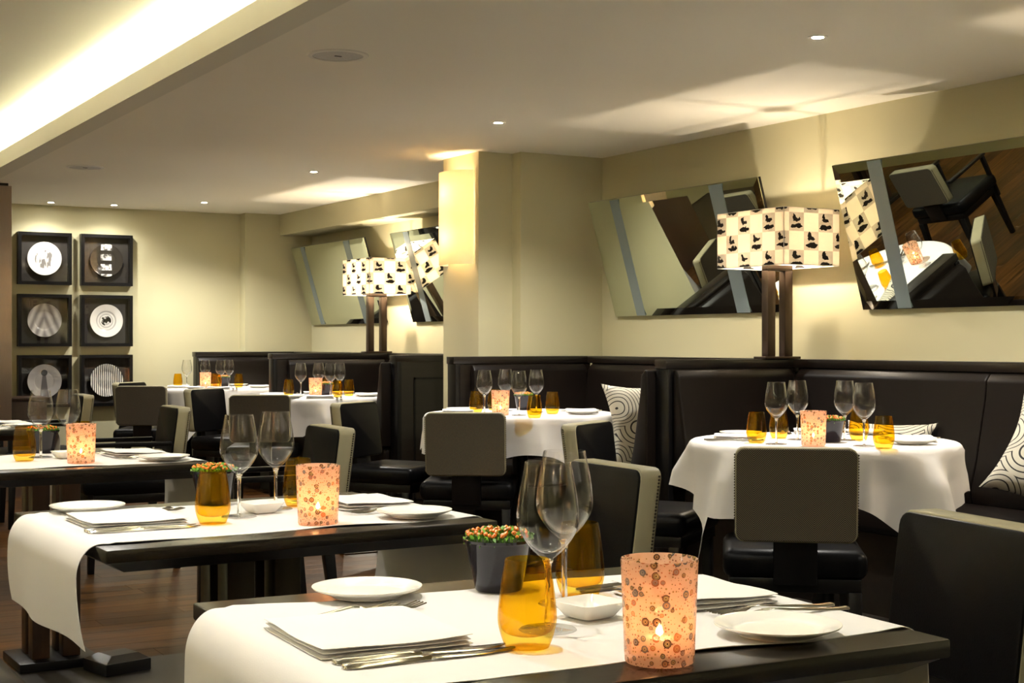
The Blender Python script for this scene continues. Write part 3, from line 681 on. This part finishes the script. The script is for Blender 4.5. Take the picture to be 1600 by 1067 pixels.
# ================================================================== WOOD TABLES with runners
TZ = 0.75
def wood_table(cx, cy, lx, ly, rz, label, ped=(0, 0)):
    t = thing('dining_table', label, 'table', (cx, cy, 0), rz, 'dark wood dining tables')
    hx, hy = lx/2, ly/2
    obj('table_top', bx(-hx, hx, -hy, hy, TZ-0.024, TZ), M['table_top'], t, bev=0.003)
    b = bmesh.new(); taper(b, (0, 0, TZ-0.048), (hx-0.045, hy-0.045), (0, 0, TZ-0.024), (hx-0.006, hy-0.006)); obj('under_top', b, M['espresso'], t, smooth=False)
    for sx in (-1, 1):
        for sy in (-1, 1):
            obj('post', bx(ped[0]+sx*0.052-0.030, ped[0]+sx*0.052+0.030, ped[1]+sy*0.052-0.030, ped[1]+sy*0.052+0.030, 0.032, TZ-0.048), M['post'], t, bev=0.003)
    obj('base_plate', bx(ped[0]-0.135, ped[0]+0.135, ped[1]-0.135, ped[1]+0.135, 0, 0.032), M['black'], t, bev=0.004)
    return t
def runner(cx, cy, lx, rz, y0, y1, hangs, label, seed=1):
    """white runner lying along the table, hanging over both ends; y0,y1 and lx are table-local"""
    rnd = random.Random(seed); h = lx/2; top = TZ+0.0012; up = 0.0025; path = []
    hl, hr = hangs; ea, eb, hm = 0.045, 0.062, h-0.012
    nz = 10
    def side(sg, hang):
        out = []
        for i in range(1, 13):
            a = PI/2*(1-i/12.0); out.append((sg*(hm+ea*math.cos(a)), top+up-eb+eb*math.sin(a), 0))
        for i in range(1, nz+1):
            s_ = i/nz; out.append((sg*(hm+ea-0.016*s_*s_), top+up-eb-(hang-eb)*s_, sg*s_))
        return out
    path += side(-1, hl)[::-1]
    for i in range(0, 61):
        x = -hm+2*hm*i/60; e_ = max(0.0, 1-(hm-abs(x))/0.05); path.append((x, top+up*e_*e_*(3-2*e_), 0))
    path += side(1, hr)
    ny = 26; bm = bmesh.new(); rows = []
    ph = rnd.random()*6
    for (x, z, hg) in path:
        row = []
        for j in range(ny+1):
            v = j/ny; e = abs(v-0.5)*2
            y = y0+(y1-y0)*v
            y += (0.006*math.sin(x*11+ph)+0.004*math.sin(x*23+ph*2))*(1 if v > 0.5 else -1)*e**3
            zz = z; xx = x
            if hg:
                sg = -1 if hg < 0 else 1; q = abs(hg)
                xx += sg*q*(0.008*math.sin(v*5+ph)+0.005*math.sin(v*11+ph*1.7)+0.006)
                y += q*0.010*math.sin(v*9+ph); zz += q*0.012*(v-0.5)*(1 if sg < 0 else -1)
            elif abs(x) < h-0.03: zz += 0.0035*max(0, math.sin(x*14+ph*1.3))*e**6
            row.append(bm.verts.new((xx, y, zz)))
        rows.append(row)
    for a, b in zip(rows, rows[1:]):
        for j in range(ny): bm.faces.new((a[j], a[j+1], b[j+1], b[j]))
    bmesh.ops.recalc_face_normals(bm, faces=bm.faces)
    r = bmesh.ops.solidify(bm, geom=list(bm.faces), thickness=0.0011)
    o = obj('table_runner', bm, M['cloth'], None, angle=70)
    zmin = 0.0
    o.location = (cx, cy, 0); o.rotation_euler = (0, 0, rz)
    return tag(o, label, 'table runner', 'white table runners')
TN = dict(c=(1.010, 1.648), l=(0.775, 0.69), r=math.radians(-2.4))
TM = dict(c=(1.060, 2.945), l=(0.82, 0.69), r=math.radians(2.0))
T3 = dict(c=(1.035, 4.645), l=(0.79, 0.69), r=math.radians(1.0))
T4 = dict(c=(1.02, 6.70), l=(0.79, 0.69), r=0.0)
T5 = dict(c=(1.02, 8.95), l=(0.79, 0.69), r=0.0)
ped3 = pl(86, 1036, 0.0)
NAMES = {'N': 'nearest wood table', 'M': 'second wood table', '3': 'third wood table', '4': 'fourth wood table', '5': 'fifth wood table',
         'D': 'right-hand booth table', 'C': 'middle booth table', 'B': 'booth table left of the sconce', 'A': 'farthest booth table'}
for key, T, ped in (('N', TN, (0, 0)), ('M', TM, (0, 0)), ('3', T3, (ped3[0]-1.035, ped3[1]-4.645+0.02)), ('4', T4, (0, 0)), ('5', T5, (0, 0))):
    wood_table(T['c'][0], T['c'][1], T['l'][0], T['l'][1], T['r'], 'dark wood dining table on square posts, %s' % {'N': 'nearest the camera', 'M': 'second from the front', '3': 'third from the front', '4': 'fourth from the front', '5': 'fifth from the front at far left'}[key], ped)
    runner(T['c'][0], T['c'][1], T['l'][0], T['r'], -0.270, 0.262, (0.30, 0.26) if key == 'N' else (0.187, 0.22), 'white cloth runner hanging over both ends of the %s' % NAMES[key], seed=ord(key))

q_ = pl(180, 1052, 0.0)
t = thing('floor_box', 'low black box on the floor beside the square-post table base', 'box', (q_[0]+0.02, q_[1]+0.05, 0), 0.25)
obj('body', bx(-0.085, 0.085, -0.08, 0.08, 0, 0.042), M['black'], t, bev=0.004)
bm = bmesh.new(); taper(bm, (0, 0, 0.042), (0.08, 0.075), (0.01, 0.01, 0.058), (0.05, 0.045)); obj('lid', bm, M['espresso'], t, smooth=False)
# ================================================================== TABLEWARE
def make_wine():
    t = thing('wine_glass', '', 'wine glass', group='stemmed wine glasses')
    bm = bmesh.new()
    prof = smooth_prof([(0.0, 0.0905), (0.006, 0.0915), (0.012, 0.0955), (0.024, 0.107), (0.0365, 0.126), (0.0402, 0.143), (0.0385, 0.168), (0.0330, 0.198), (0.0298, 0.2155)], 4)
    inner = smooth_prof([(0.0298, 0.2155), (0.0288, 0.2150), (0.0320, 0.198), (0.0375, 0.168), (0.0392, 0.143), (0.0355, 0.127), (0.0225, 0.109), (0.009, 0.100), (0.0, 0.099)], 4)
    lathe(bm, prof+inner[1:], 36); obj('bowl', bm, M['glass'], t, angle=60)
    bm = bmesh.new(); lathe(bm, smooth_prof([(0.0, 0.0045), (0.0042, 0.0055), (0.0044, 0.013), (0.0038, 0.030), (0.0037, 0.065), (0.0048, 0.082), (0.0072, 0.0905), (0.0, 0.0904)], 4), 16); obj('stem', bm, M['stem'], t, angle=60)
    bm = bmesh.new(); lathe(bm, smooth_prof([(0.0, 0.0), (0.034, 0.0), (0.0365, 0.0012), (0.033, 0.0028), (0.015, 0.0042), (0.0, 0.0046)], 4), 36); obj('foot', bm, M['glass'], t, angle=60)
    return t
def make_tumbler():
    bm = bmesh.new()
    prof = smooth_prof([(0.0, 0.0), (0.0235, 0.0), (0.0275, 0.003), (0.0325, 0.016), (0.0358, 0.032), (0.0352, 0.050), (0.0315, 0.080), (0.0272, 0.106)], 4)
    inner = smooth_prof([(0.0272, 0.106), (0.0258, 0.1058), (0.0300, 0.080), (0.0336, 0.050), (0.0340, 0.034), (0.0300, 0.021), (0.018, 0.015), (0.0, 0.0135)], 4)
    lathe(bm, prof+inner[1:], 36)
    o = obj('tumbler', bm, M['amber'], None, angle=60)
    return tag(o, '', 'tumbler', 'amber glass tumblers')
def make_plate():
    bm = bmesh.new(); lathe(bm, smooth_prof([(0.0, 0.0), (0.045, 0.0), (0.050, 0.002), (0.060, 0.006), (0.0775, 0.0125), (0.080, 0.0145), (0.078, 0.0155), (0.060, 0.0095), (0.050, 0.0065), (0.0, 0.006)], 3), 48)
    return tag(obj('side_plate', bm, M['china'], None, angle=60), '', 'plate', 'white side plates')
def make_dish():
    bm = bmesh.new(); R = []
    def sq(h, z, r=0.30):
        pts = []
        for cx_, cy_, a0 in ((1, 1, 0), (-1, 1, 90), (-1, -1, 180), (1, -1, 270)):
            for q in range(4): a = math.radians(a0+q*30); pts.append((h*(cx_*(1-r)+r*math.cos(a)), h*(cy_*(1-r)+r*math.sin(a)), z))
        return [bm.verts.new(p) for p in pts]
    R = [sq(0.022, 0.0), sq(0.026, 0.002), sq(0.036, 0.016), sq(0.040, 0.022), sq(0.0385, 0.0225), sq(0.034, 0.017), sq(0.025, 0.006)]
    bm.faces.new(R[0][::-1]); bm.faces.new(R[-1])
    for a, b in zip(R, R[1:]):
        for i in range(16): bm.faces.new((a[i], a[(i+1) % 16], b[(i+1) % 16], b[i]))
    return tag(obj('butter_dish', bm, M['china'], None, angle=50), '', 'dish', 'small square white dishes')
def make_candle_glass():
    bm = bmesh.new(); lathe(bm, [(0.0, 0.0), (0.039, 0.0), (0.0405, 0.002), (0.0450, 0.118), (0.0445, 0.1195), (0.0432, 0.118), (0.0385, 0.013), (0.0, 0.012)], 48, uv=True)
    return tag(obj('candle_holder', bm, M['mosaic'], None, angle=40), '', 'candle holder', 'mosaic glass candle holders')
def make_tealight():
    t = thing('tealight', '', 'candle', group='lit tealights')
    bm = bmesh.new(); lathe(bm, [(0.0, 0.0), (0.0185, 0.0), (0.019, 0.015), (0.0175, 0.015), (0.0, 0.0135)], 24); obj('wax_cup', bm, M['wax'], t)
    bm = bmesh.new(); lathe(bm, smooth_prof([(0.0, 0.016), (0.0042, 0.020), (0.0038, 0.025), (0.0, 0.032)], 4), 12); obj('flame', bm, M['flame'], t)
    return t
def make_pot():
    t = thing('potted_plant', '', 'plant', group='little potted plants on the tables')
    bm = bmesh.new(); lathe(bm, [(0.0, 0.0), (0.033, 0.0), (0.035, 0.002), (0.050, 0.070), (0.053, 0.073), (0.0535, 0.077), (0.049, 0.077), (0.046, 0.068), (0.0, 0.068)], 40); obj('pot', bm, M['pot'], t)
    bm = bmesh.new(); lathe(bm, [(0.0, 0.078), (0.03, 0.076), (0.0475, 0.070), (0.0475, 0.0685), (0.0, 0.0685)], 24); obj('moss', bm, M['soil'], t)
    rnd = random.Random(3); lb = bmesh.new(); bb = bmesh.new()
    for i in range(260):
        a = rnd.random()*2*PI; r = 0.052*math.sqrt(rnd.random()); z = 0.076+0.011*(1-(r/0.055)**2)+rnd.random()*0.007
        c = Vector((r*math.cos(a), r*math.sin(a), z)); s = 0.0022+rnd.random()*0.0016
        d = Vector((rnd.uniform(-1, 1), rnd.uniform(-1, 1), rnd.uniform(0.2, 1))).normalized(); u = d.orthogonal().normalized(); v = d.cross(u)
        q = [c-u*s*1.5, c+v*s*0.8+d*s*0.5, c+u*s*1.5, c-v*s*0.8+d*s*0.5]
        lb.faces.new([lb.verts.new(p) for p in q]); 
        tube(lb, c-Vector((0, 0, 0.010)), c, 0.0006, 3)
    for i in range(95):
        a = rnd.random()*2*PI; r = 0.047*math.sqrt(rnd.random()); z = 0.079+0.010*(1-(r/0.055)**2)+rnd.random()*0.005
        bmesh.ops.create_icosphere(bb, subdivisions=1, radius=0.0029+rnd.random()*0.0010, matrix=Matrix.Translation((r*math.cos(a), r*math.sin(a), z)))
    o = obj('foliage', lb, M['leaf'], t); o['kind'] = 'stuff'; o = obj('berries', bb, M['berry'], t); o['kind'] = 'stuff'
    return t
def serp_napkin(puff, k_=1.0):
    """a linen square folded to four layers; puff lifts the folds apart towards one side"""
    def fn():
        bm = bmesh.new(); wx, wy = 0.100*k_, 0.110*k_; th = 0.0048; nx, ny = 18, 16
        for L in range(3):
            z0 = L*(th+0.0004)
            hx, hy = wx-0.0012*((L*2) % 3), wy-0.0015*((L+1) % 3)
            def pt(u, v, k):
                rx = 1-0.02*abs(v)**6; ry = 1-0.02*abs(u)**6
                lift = puff*L*(1.0+0.9*u)*(0.75+0.25*math.cos(v*2.0))+0.0006*L*math.sin(u*3+v*4+L)
                edge = max(abs(u), abs(v)); sq = th*0.5*(0.15+0.85*math.sqrt(max(0.0, 1-edge**14)))
                zz = z0+th*0.5+lift+(sq if k else -sq)
                return (u*hx*rx, v*hy*ry, max(0.0, zz))
            G = [[[bm.verts.new(pt(2*i/nx-1, 2*j/ny-1, k)) for j in range(ny+1)] for i in range(nx+1)] for k in (0, 1)]
            for i in range(nx):
                for j in range(ny):
                    bm.faces.new((G[1][i][j], G[1][i+1][j], G[1][i+1][j+1], G[1][i][j+1])); bm.faces.new((G[0][i][j+1], G[0][i+1][j+1], G[0][i+1][j], G[0][i][j]))
            for i in range(nx):
                for j in (0, ny): bm.faces.new((G[0][i][j], G[0][i+1][j], G[1][i+1][j], G[1][i][j]))
            for j in range(ny):
                for i in (0, nx): bm.faces.new((G[0][i][j], G[0][i][j+1], G[1][i][j+1], G[1][i][j]))
        return tag(obj('napkin', bm, M['napkin'], None, angle=60), '', 'napkin', 'folded white napkins')
    return fn
def strip_mesh(bm, st, th):
    """st: list of (x, y-centre, half width, z)"""
    R = []
    for x, y, h, z in st: R.append([bm.verts.new(p) for p in ((x, y-h, z), (x, y+h, z), (x, y+h*0.7, z+th), (x, y-h*0.7, z+th))])
    bm.faces.new(R[0][::-1]); bm.faces.new(R[-1])
    for a, b in zip(R, R[1:]):
        for i in range(4): bm.faces.new((a[i], a[(i+1) % 4], b[(i+1) % 4], b[i]))
def make_knife():
    t = thing('table_knife', '', 'knife', group='steel table knives')
    bm = bmesh.new(); strip_mesh(bm, [(-0.115, 0, 0.006, 0.0), (-0.112, 0, 0.0088, 0), (-0.09, 0, 0.0085, 0), (-0.02, 0, 0.0055, 0.0), (-0.005, 0, 0.0060, 0.0)], 0.006); obj('handle', bm, M['steel'], t, bev=0.0012, seg=1)
    bm = bmesh.new(); strip_mesh(bm, [(-0.005, 0, 0.0055, 0.0015), (0.01, 0.001, 0.0085, 0.0012), (0.07, 0.001, 0.0095, 0.0006), (0.095, 0.003, 0.0075, 0.0004), (0.110, 0.007, 0.002, 0.0004)], 0.0016); obj('blade', bm, M['steel'], t)
    return t
def make_fork():
    t = thing('table_fork', '', 'fork', group='steel table forks')
    bm = bmesh.new(); strip_mesh(bm, [(-0.105, 0, 0.006, 0.001), (-0.102, 0, 0.0095, 0.0005), (-0.085, 0, 0.0085, 0.0), (-0.02, 0, 0.0035, 0.004), (0.02, 0, 0.0030, 0.008), (0.033, 0, 0.006, 0.007)], 0.0026); obj('handle', bm, M['steel'], t, bev=0.0006, seg=1)
    bm = bmesh.new(); strip_mesh(bm, [(0.033, 0, 0.006, 0.007), (0.045, 0, 0.0118, 0.0045), (0.055, 0, 0.0125, 0.0030)], 0.0018)
    for q in range(4):
        y = -0.0108+q*0.0072; strip_mesh(bm, [(0.054, y, 0.0017, 0.0030), (0.078, y, 0.0016, 0.0022), (0.098, y, 0.0011, 0.0058)], 0.0015)
    obj('tines', bm, M['steel'], t)
    return t
wine, tumb, plate, dish = Proto(make_wine), Proto(make_tumbler), Proto(make_plate), Proto(make_dish)
holder, tea, pot = Proto(make_candle_glass), Proto(make_tealight), Proto(make_pot)
nap, nap_p, nap_s = Proto(serp_napkin(0.0)), Proto(serp_napkin(0.0016, 0.85)), Proto(serp_napkin(0.0, 0.8))
knife, fork = Proto(make_knife), Proto(make_fork)
RT = TZ+0.0026                                   # top of the runner
def candle(x, y, z, T, rz):
    holder.put((x, y, z), rz, 'mosaic dotted glass candle holder on the %s' % T)
    o = tea.put((x, y, z+0.0125), 0, 'lit tealight inside the candle holder on the %s' % T)
    ld = bpy.data.lights.new('flame_light', 'POINT'); ld.energy = CANDLE_W; ld.color = (1.0, 0.62, 0.28); ld.shadow_soft_size = 0.006
    lo = bpy.data.objects.new('flame_light', ld); COL.objects.link(lo); lo.parent = o; lo.location = (0, 0, 0.046)
def aisle_setting(key, I):
    T = NAMES[key]
    for i, (x, y, h) in enumerate(I.get('tumb', ())):
        tumb.put((x, y, RT+h), i*1.3, 'amber glass tumbler %s on the %s' % (('at the front left', 'behind the wine glasses')[i], T))
    for i, (x, y) in enumerate(I.get('wine', ())):
        wine.put((x, y, RT), i, 'clear wine glass, the %s of the pair on the %s' % (('left and nearer', 'right and farther')[i], T))
    if 'candle' in I: candle(I['candle'][0], I['candle'][1], RT+0.0004, T, 0.6)
    if 'pot' in I: pot.put((I['pot'][0], I['pot'][1], TZ+0.0005 if I.get('potbare') else RT), 0.4, 'little dark glazed pot of orange-berried plant on the %s' % T)
    if 'dish' in I: dish.put((I['dish'][0], I['dish'][1], RT), I['dish'][2], 'small square white dish on the %s' % T)
    for side, S in (('left', I.get('L')), ('right', I.get('R'))):
        if not S: continue
        sg = 1 if side == 'left' else -1
        nx, ny, nr = S['nap']
        (nap if side == 'left' else nap_p).put((nx, ny, RT), nr, 'folded white napkin at the %s end of the %s' % (side, T))
        plate.put((S['plate'][0], S['plate'][1], RT+0.0005), 0, 'white side plate at the %s end of the %s' % (side, T))
        for i, (x, y, r) in enumerate(S['knives']): knife.put((x, y, RT+0.0004), r, 'steel table knife, %s, at the %s end of the %s' % (('inner one', 'outer one')[i], side, T))
        for i, (x, y, r) in enumerate(S['forks']): fork.put((x, y, RT+0.0004), r, 'steel table fork, %s, at the %s end of the %s' % (('inner one', 'outer one')[i], side, T))
aisle_setting('N', dict(tumb=[(0.892, 1.502, 0), (1.138, 1.766, 0)], wine=[pl(856, 984, RT), pl(882, 943, RT)], candle=(0.984, 1.357), pot=(1.062, 1.872), dish=(1.062, 1.625, 0.15),
    L=dict(nap=(0.747, 1.655, -0.04), plate=(0.868, 1.918), knives=[(0.765, 1.525, -0.05), (0.765, 1.500, -0.03)], forks=[(0.772, 1.800, 0.22), (0.805, 1.785, 0.22)]),
    R=dict(nap=(1.272, 1.672, 3.10), plate=(1.202, 1.405), knives=[(1.262, 1.792, 3.12), (1.268, 1.818, 3.16)], forks=[(1.300, 1.537, 3.02), (1.300, 1.507, 3.02)])))
aisle_setting('M', dict(tumb=[(0.947, 2.853, 0), (1.216, 3.062, 0)], wine=[(1.030, 2.930), (1.148, 3.025)], candle=(1.130, 2.738), pot=(1.062, 3.190), dish=(1.100, 2.985, 0.15), potbare=False,
    L=dict(nap=(0.800, 2.965, 0.02), plate=(0.775, 3.185), knives=[(0.800, 2.840, 0.0), (0.800, 2.815, -0.01)], forks=[(0.845, 3.110, 0.12), (0.865, 3.090, 0.12)]),
    R=dict(nap=(1.345, 2.992, 3.15), plate=(1.352, 2.745), knives=[(1.330, 3.125, 3.14), (1.330, 3.150, 3.15)], forks=[(1.342, 2.877, 3.16), (1.342, 2.847, 3.16)])))
aisle_setting('3', dict(tumb=[(0.938, 4.655, 0), (1.160, 4.850, 0)], wine=[(1.010, 4.760), (1.105, 4.800)], candle=(1.073, 4.490), pot=(1.055, 4.94), dish=(1.075, 4.700, 0.15),
    R=dict(nap=(1.290, 4.705, 3.16), plate=(1.320, 4.455), knives=[(1.310, 4.830, 3.14), (1.310, 4.855, 3.15)], forks=[(1.300, 4.587, 3.15), (1.300, 4.557, 3.15)])))
aisle_setting('4', dict(R=dict(nap=(1.27, 6.725, 3.14), plate=(1.30, 6.48), knives=[(1.28, 6.87, 3.14), (1.28, 6.895, 3.15)], forks=[(1.28, 6.608, 3.14), (1.28, 6.578, 3.14)])))

# ================================================================== BOOTH TABLES with draped cloths
BZ = 0.765
def booth_table(cx, cy, rot, key, seed):
    T = NAMES[key]; R = 0.49
    t = thing('booth_table', 'round pedestal table under the cloth of the %s' % T, 'table', (cx, cy, 0), 0, 'round booth tables')
    bm = bmesh.new(); lathe(bm, [(0.0, BZ-0.030), (R-0.022, BZ-0.030), (R-0.018, BZ-0.026), (R-0.018, BZ-0.006), (R-0.022, BZ-0.002), (0.0, BZ-0.002)], 48); obj('table_top', bm, M['espresso'], t)
    bm = bmesh.new(); lathe(bm, smooth_prof([(0.0, BZ-0.03), (0.10, BZ-0.03), (0.045, BZ-0.10), (0.04, 0.20), (0.045, 0.06), (0.0, 0.05)], 3), 24); obj('pedestal', bm, M['black'], t)
    bm = bmesh.new(); lathe(bm, [(0.0, 0.0), (0.115, 0.0), (0.115, 0.012), (0.05, 0.05), (0.0, 0.05)], 32); obj('foot', bm, M['black'], t)
    rnd = random.Random(seed); ph = [rnd.random()*6.28 for _ in range(6)]
    bm = bmesh.new(); NA, NR = 160, 34; S2 = 0.66; rb = 0.025; grid = []
    cen = bm.verts.new((0, 0, BZ))
    # where a bench or chair seat is under the hanging cloth, the cloth stops just above it
    def over_seat(x, y):
        for y0, y1, xe, _ in BO:
            if y0 < y < y1 and x > xe and (x > 4.17 or y < y0+0.57 or y > y1-0.57): return True
        for sx, sy, fx, fy in SEATS:
            u, v = (x-sx)*fy-(y-sy)*fx, (x-sx)*fx+(y-sy)*fy
            if abs(u) < 0.238 and -0.24 < v < 0.25: return True
        return False
    lim = []
    for a in range(NA):
        f = 2*PI*a/NA
        lim.append(BZ-0.515 if any(over_seat(cx+r_*math.cos(f), cy+r_*math.sin(f)) for r_ in (0.46, 0.50, 0.54, 0.58, 0.62, 0.66)) else 9.0)
    lim = [min(lim[(a+o_) % NA]+abs(o_)*2*PI/NA*R*4.0 for o_ in range(-30, 31)) for a in range(NA)]
    for a in range(NA):
        f = 2*PI*a/NA; fl_ = (f-rot+PI/4) % (PI/2)-PI/4
        ext = S2/math.cos(fl_); L = min(ext-R, lim[a]-0.012)                    # cloth beyond the rim
        corner = (abs(fl_)/(PI/4))**2
        col = []
        for q in range(1, NR+1):
            if q <= 10: r = (R-rb)*q/10; z = BZ
            else:
                s = (L+rb)*((q-10)/(NR-10)); arc = rb*PI/2
                if s < arc: r = R-rb+rb*math.sin(s/rb); z = BZ-rb+rb*math.cos(s/rb)
                else:
                    dn = s-arc; tt = dn/(L+rb)
                    fold = 0.55*math.sin(8*(f-rot)+PI/2)+0.45*(1-2*abs(math.sin(6.5*f+ph[0])))+0.25*math.sin(5*f+ph[1])
                    g = min(1, dn/0.10)
                    r = R+0.004+dn*0.16*(0.5+0.8*corner)+g*0.032*fold+dn*0.13*fold; z = BZ-rb-dn*0.97
                if s < arc: r += 0.0
            col.append(bm.verts.new((r*math.cos(f), r*math.sin(f), z)))
        grid.append(col)
    for a in range(NA):
        A, B = grid[a], grid[(a+1) % NA]
        bm.faces.new((cen, A[0], B[0]))
        for q in range(NR-1): bm.faces.new((A[q], A[q+1], B[q+1], B[q]))
    bmesh.ops.recalc_face_normals(bm, faces=bm.faces)
    bmesh.ops.solidify(bm, geom=list(bm.faces), thickness=0.0012)
    o = obj('tablecloth', bm, M['cloth'], None, angle=80); o.location = (cx, cy, 0.0008)
    tag(o, 'white tablecloth draped over the %s' % T, 'tablecloth', 'white draped tablecloths')
CB = {'D': (3.62, 3.98), 'C': (3.70, 6.30), 'B': (3.70, 8.93), 'A': (3.70, 11.0)}
for i, key in enumerate('DCBA'):
    cx, cy = CB[key]; va = math.atan2(cy, cx)
    booth_table(cx, cy, va+0.10*i, key, 10+i)
BT = BZ+0.0030
ORD = ('leftmost', 'second from left', 'third from left', 'rightmost')
def booth_items(key, wines, tumbs, cand, potp, plates):
    T = NAMES[key]
    for i, p in enumerate(wines): wine.put((p[0], p[1], BT), i, 'clear wine glass, %s of four, on the %s' % (ORD[i], T))
    for i, p in enumerate(tumbs): tumb.put((p[0], p[1], BT), i*1.1, 'amber glass tumbler, %s of four, on the %s' % (ORD[i], T))
    candle(cand[0], cand[1], BT, T, 1.9)
    pot.put((potp[0], potp[1], BT), 1.0, 'little dark pot of green plant on the %s' % T)
    cx, cy = CB[key]
    for i, (px, py, w) in enumerate(plates):
        if (key, w) in (('D', 'near side'), ('C', 'near side'), ('C', 'far side')): continue
        # settings face the middle of the table
        a = math.atan2(cy-py, cx-px); u = Vector((math.cos(a), math.sin(a))); v = Vector((-u.y, u.x))
        nap_s.put((px, py, BT), a, 'folded white napkin at the %s of the %s' % (w, T))
        q = Vector((px, py))+v*0.178+u*0.02; plate.put((q.x, q.y, BT), 0, 'white side plate at the %s of the %s' % (w, T))
        q = Vector((px, py))-v*0.108; knife.put((q.x, q.y, BT), a, 'steel table knife at the %s of the %s' % (w, T))
        q = Vector((px, py))-v*0.133; fork.put((q.x, q.y, BT), a, 'steel table fork at the %s of the %s' % (w, T))
def P(x, y): return pl(x, y, BT)
def around(key, r=0.315):
    cx, cy = CB[key]; va = math.atan2(cy, cx)
    return [(cx+(r+e)*math.cos(va+a), cy+(r+e)*math.sin(va+a), n) for a, n, e in ((PI*0.52, 'left side', 0), (PI*0.02, 'far side', 0.06), (-PI*0.48, 'right side', 0), (PI, 'near side', 0.07))]
booth_items('D', [P(1213, 694), P(1246, 687), P(1320, 688), P(1350, 697)], [P(1182, 691), P(1217, 684), P(1342, 687), P(1381, 700)], P(1271, 696), P(1298, 690), around('D'))
booth_items('C', [P(757, 646), P(790, 642), P(811, 649), P(838, 644)], [P(744, 644), P(772, 640), P(835, 653), P(863, 646)], P(782, 648), P(818, 640), around('C'))
dB, dA = 9.58, 11.37
booth_items('B', [ray(470, dB), ray(498, dB+.15), ray(516, dB-.10), ray(531, dB+.10)], [ray(451, dB), ray(505, dB+.25), ray(527, dB-.20), ray(545, dB)], ray(493, dB-.05), ray(510, dB+.04), around('B'))
booth_items('A', [ray(292, dA), ray(321, dA+.15), ray(345, dA-.05), ray(358, dA+.05)], [ray(278, dA), ray(333, dA+.08), ray(339, dA-.20), ray(373, dA)], ray(321, dA-.05), ray(350, dA+.16), around('A'))

# ================================================================== CUSHIONS
def cushion(w_, h_, d_, mat, label, loc, rot, roll=0.0):
    bm = bmesh.new(); n = 22; top = []; bot = []
    for i in range(n+1):
        rt, rb_ = [], []
        for j in range(n+1):
            u, v = i/n*2-1, j/n*2-1
            e = 1-0.17*(1-abs(u)**1.8)*abs(v)**3; e2 = 1-0.17*(1-abs(v)**1.8)*abs(u)**3
            x, y = u*w_/2*e2, v*h_/2*e
            z = d_/2*((1-u*u)*(1-v*v))**0.42+0.004*math.sin(u*9+v*5)*(1-abs(u))*(1-abs(v))
            rt.append(bm.verts.new((x, y, z))); rb_.append(bm.verts.new((x, y, -z)) if 0 < i < n and 0 < j < n else rt[-1])
        top.append(rt); bot.append(rb_)
    for i in range(n):
        for j in range(n):
            bm.faces.new((top[i][j], top[i+1][j], top[i+1][j+1], top[i][j+1]))
            try: bm.faces.new((bot[i][j+1], bot[i+1][j+1], bot[i+1][j], bot[i][j]))
            except ValueError: pass
    bmesh.ops.rotate(bm, verts=bm.verts, cent=(0, 0, 0), matrix=Matrix.Rotation(roll, 3, 'Z')); o = obj('cushion', bm, mat, None, angle=80); o.rotation_euler = rot
    zmin = min((o.rotation_euler.to_matrix() @ v.co).z for v in o.data.vertices)
    o.location = (loc[0], loc[1], 0.468-zmin)          # resting on the seat
    return tag(o, label, 'cushion', 'ring patterned cushions')
cushion(0.41, 0.41, 0.17, M['pillow'], 'large cream cushion with black rings at the right edge', (4.335, 3.535, 0.690), (math.radians(62), 0, math.radians(-55)), math.radians(-20))
cushion(0.40, 0.40, 0.13, M['pillow'], 'cream ring cushion lying behind the right-hand booth table', (4.40, 4.48, 0.625), (math.radians(52), 0, math.radians(-66)))
cushion(0.46, 0.46, 0.15, M['pillow'], 'cream ring cushion leaning in the corner of the middle booth', (4.13, 5.76, 0.66), (math.radians(80), 0, math.radians(-22)), math.radians(4))
cushion(0.40, 0.40, 0.13, M['pillow_dark'], 'dark cushion with pale rings in the booth left of the sconce', (4.40, 8.78, 0.64), (math.radians(68), 0, math.radians(-60)))
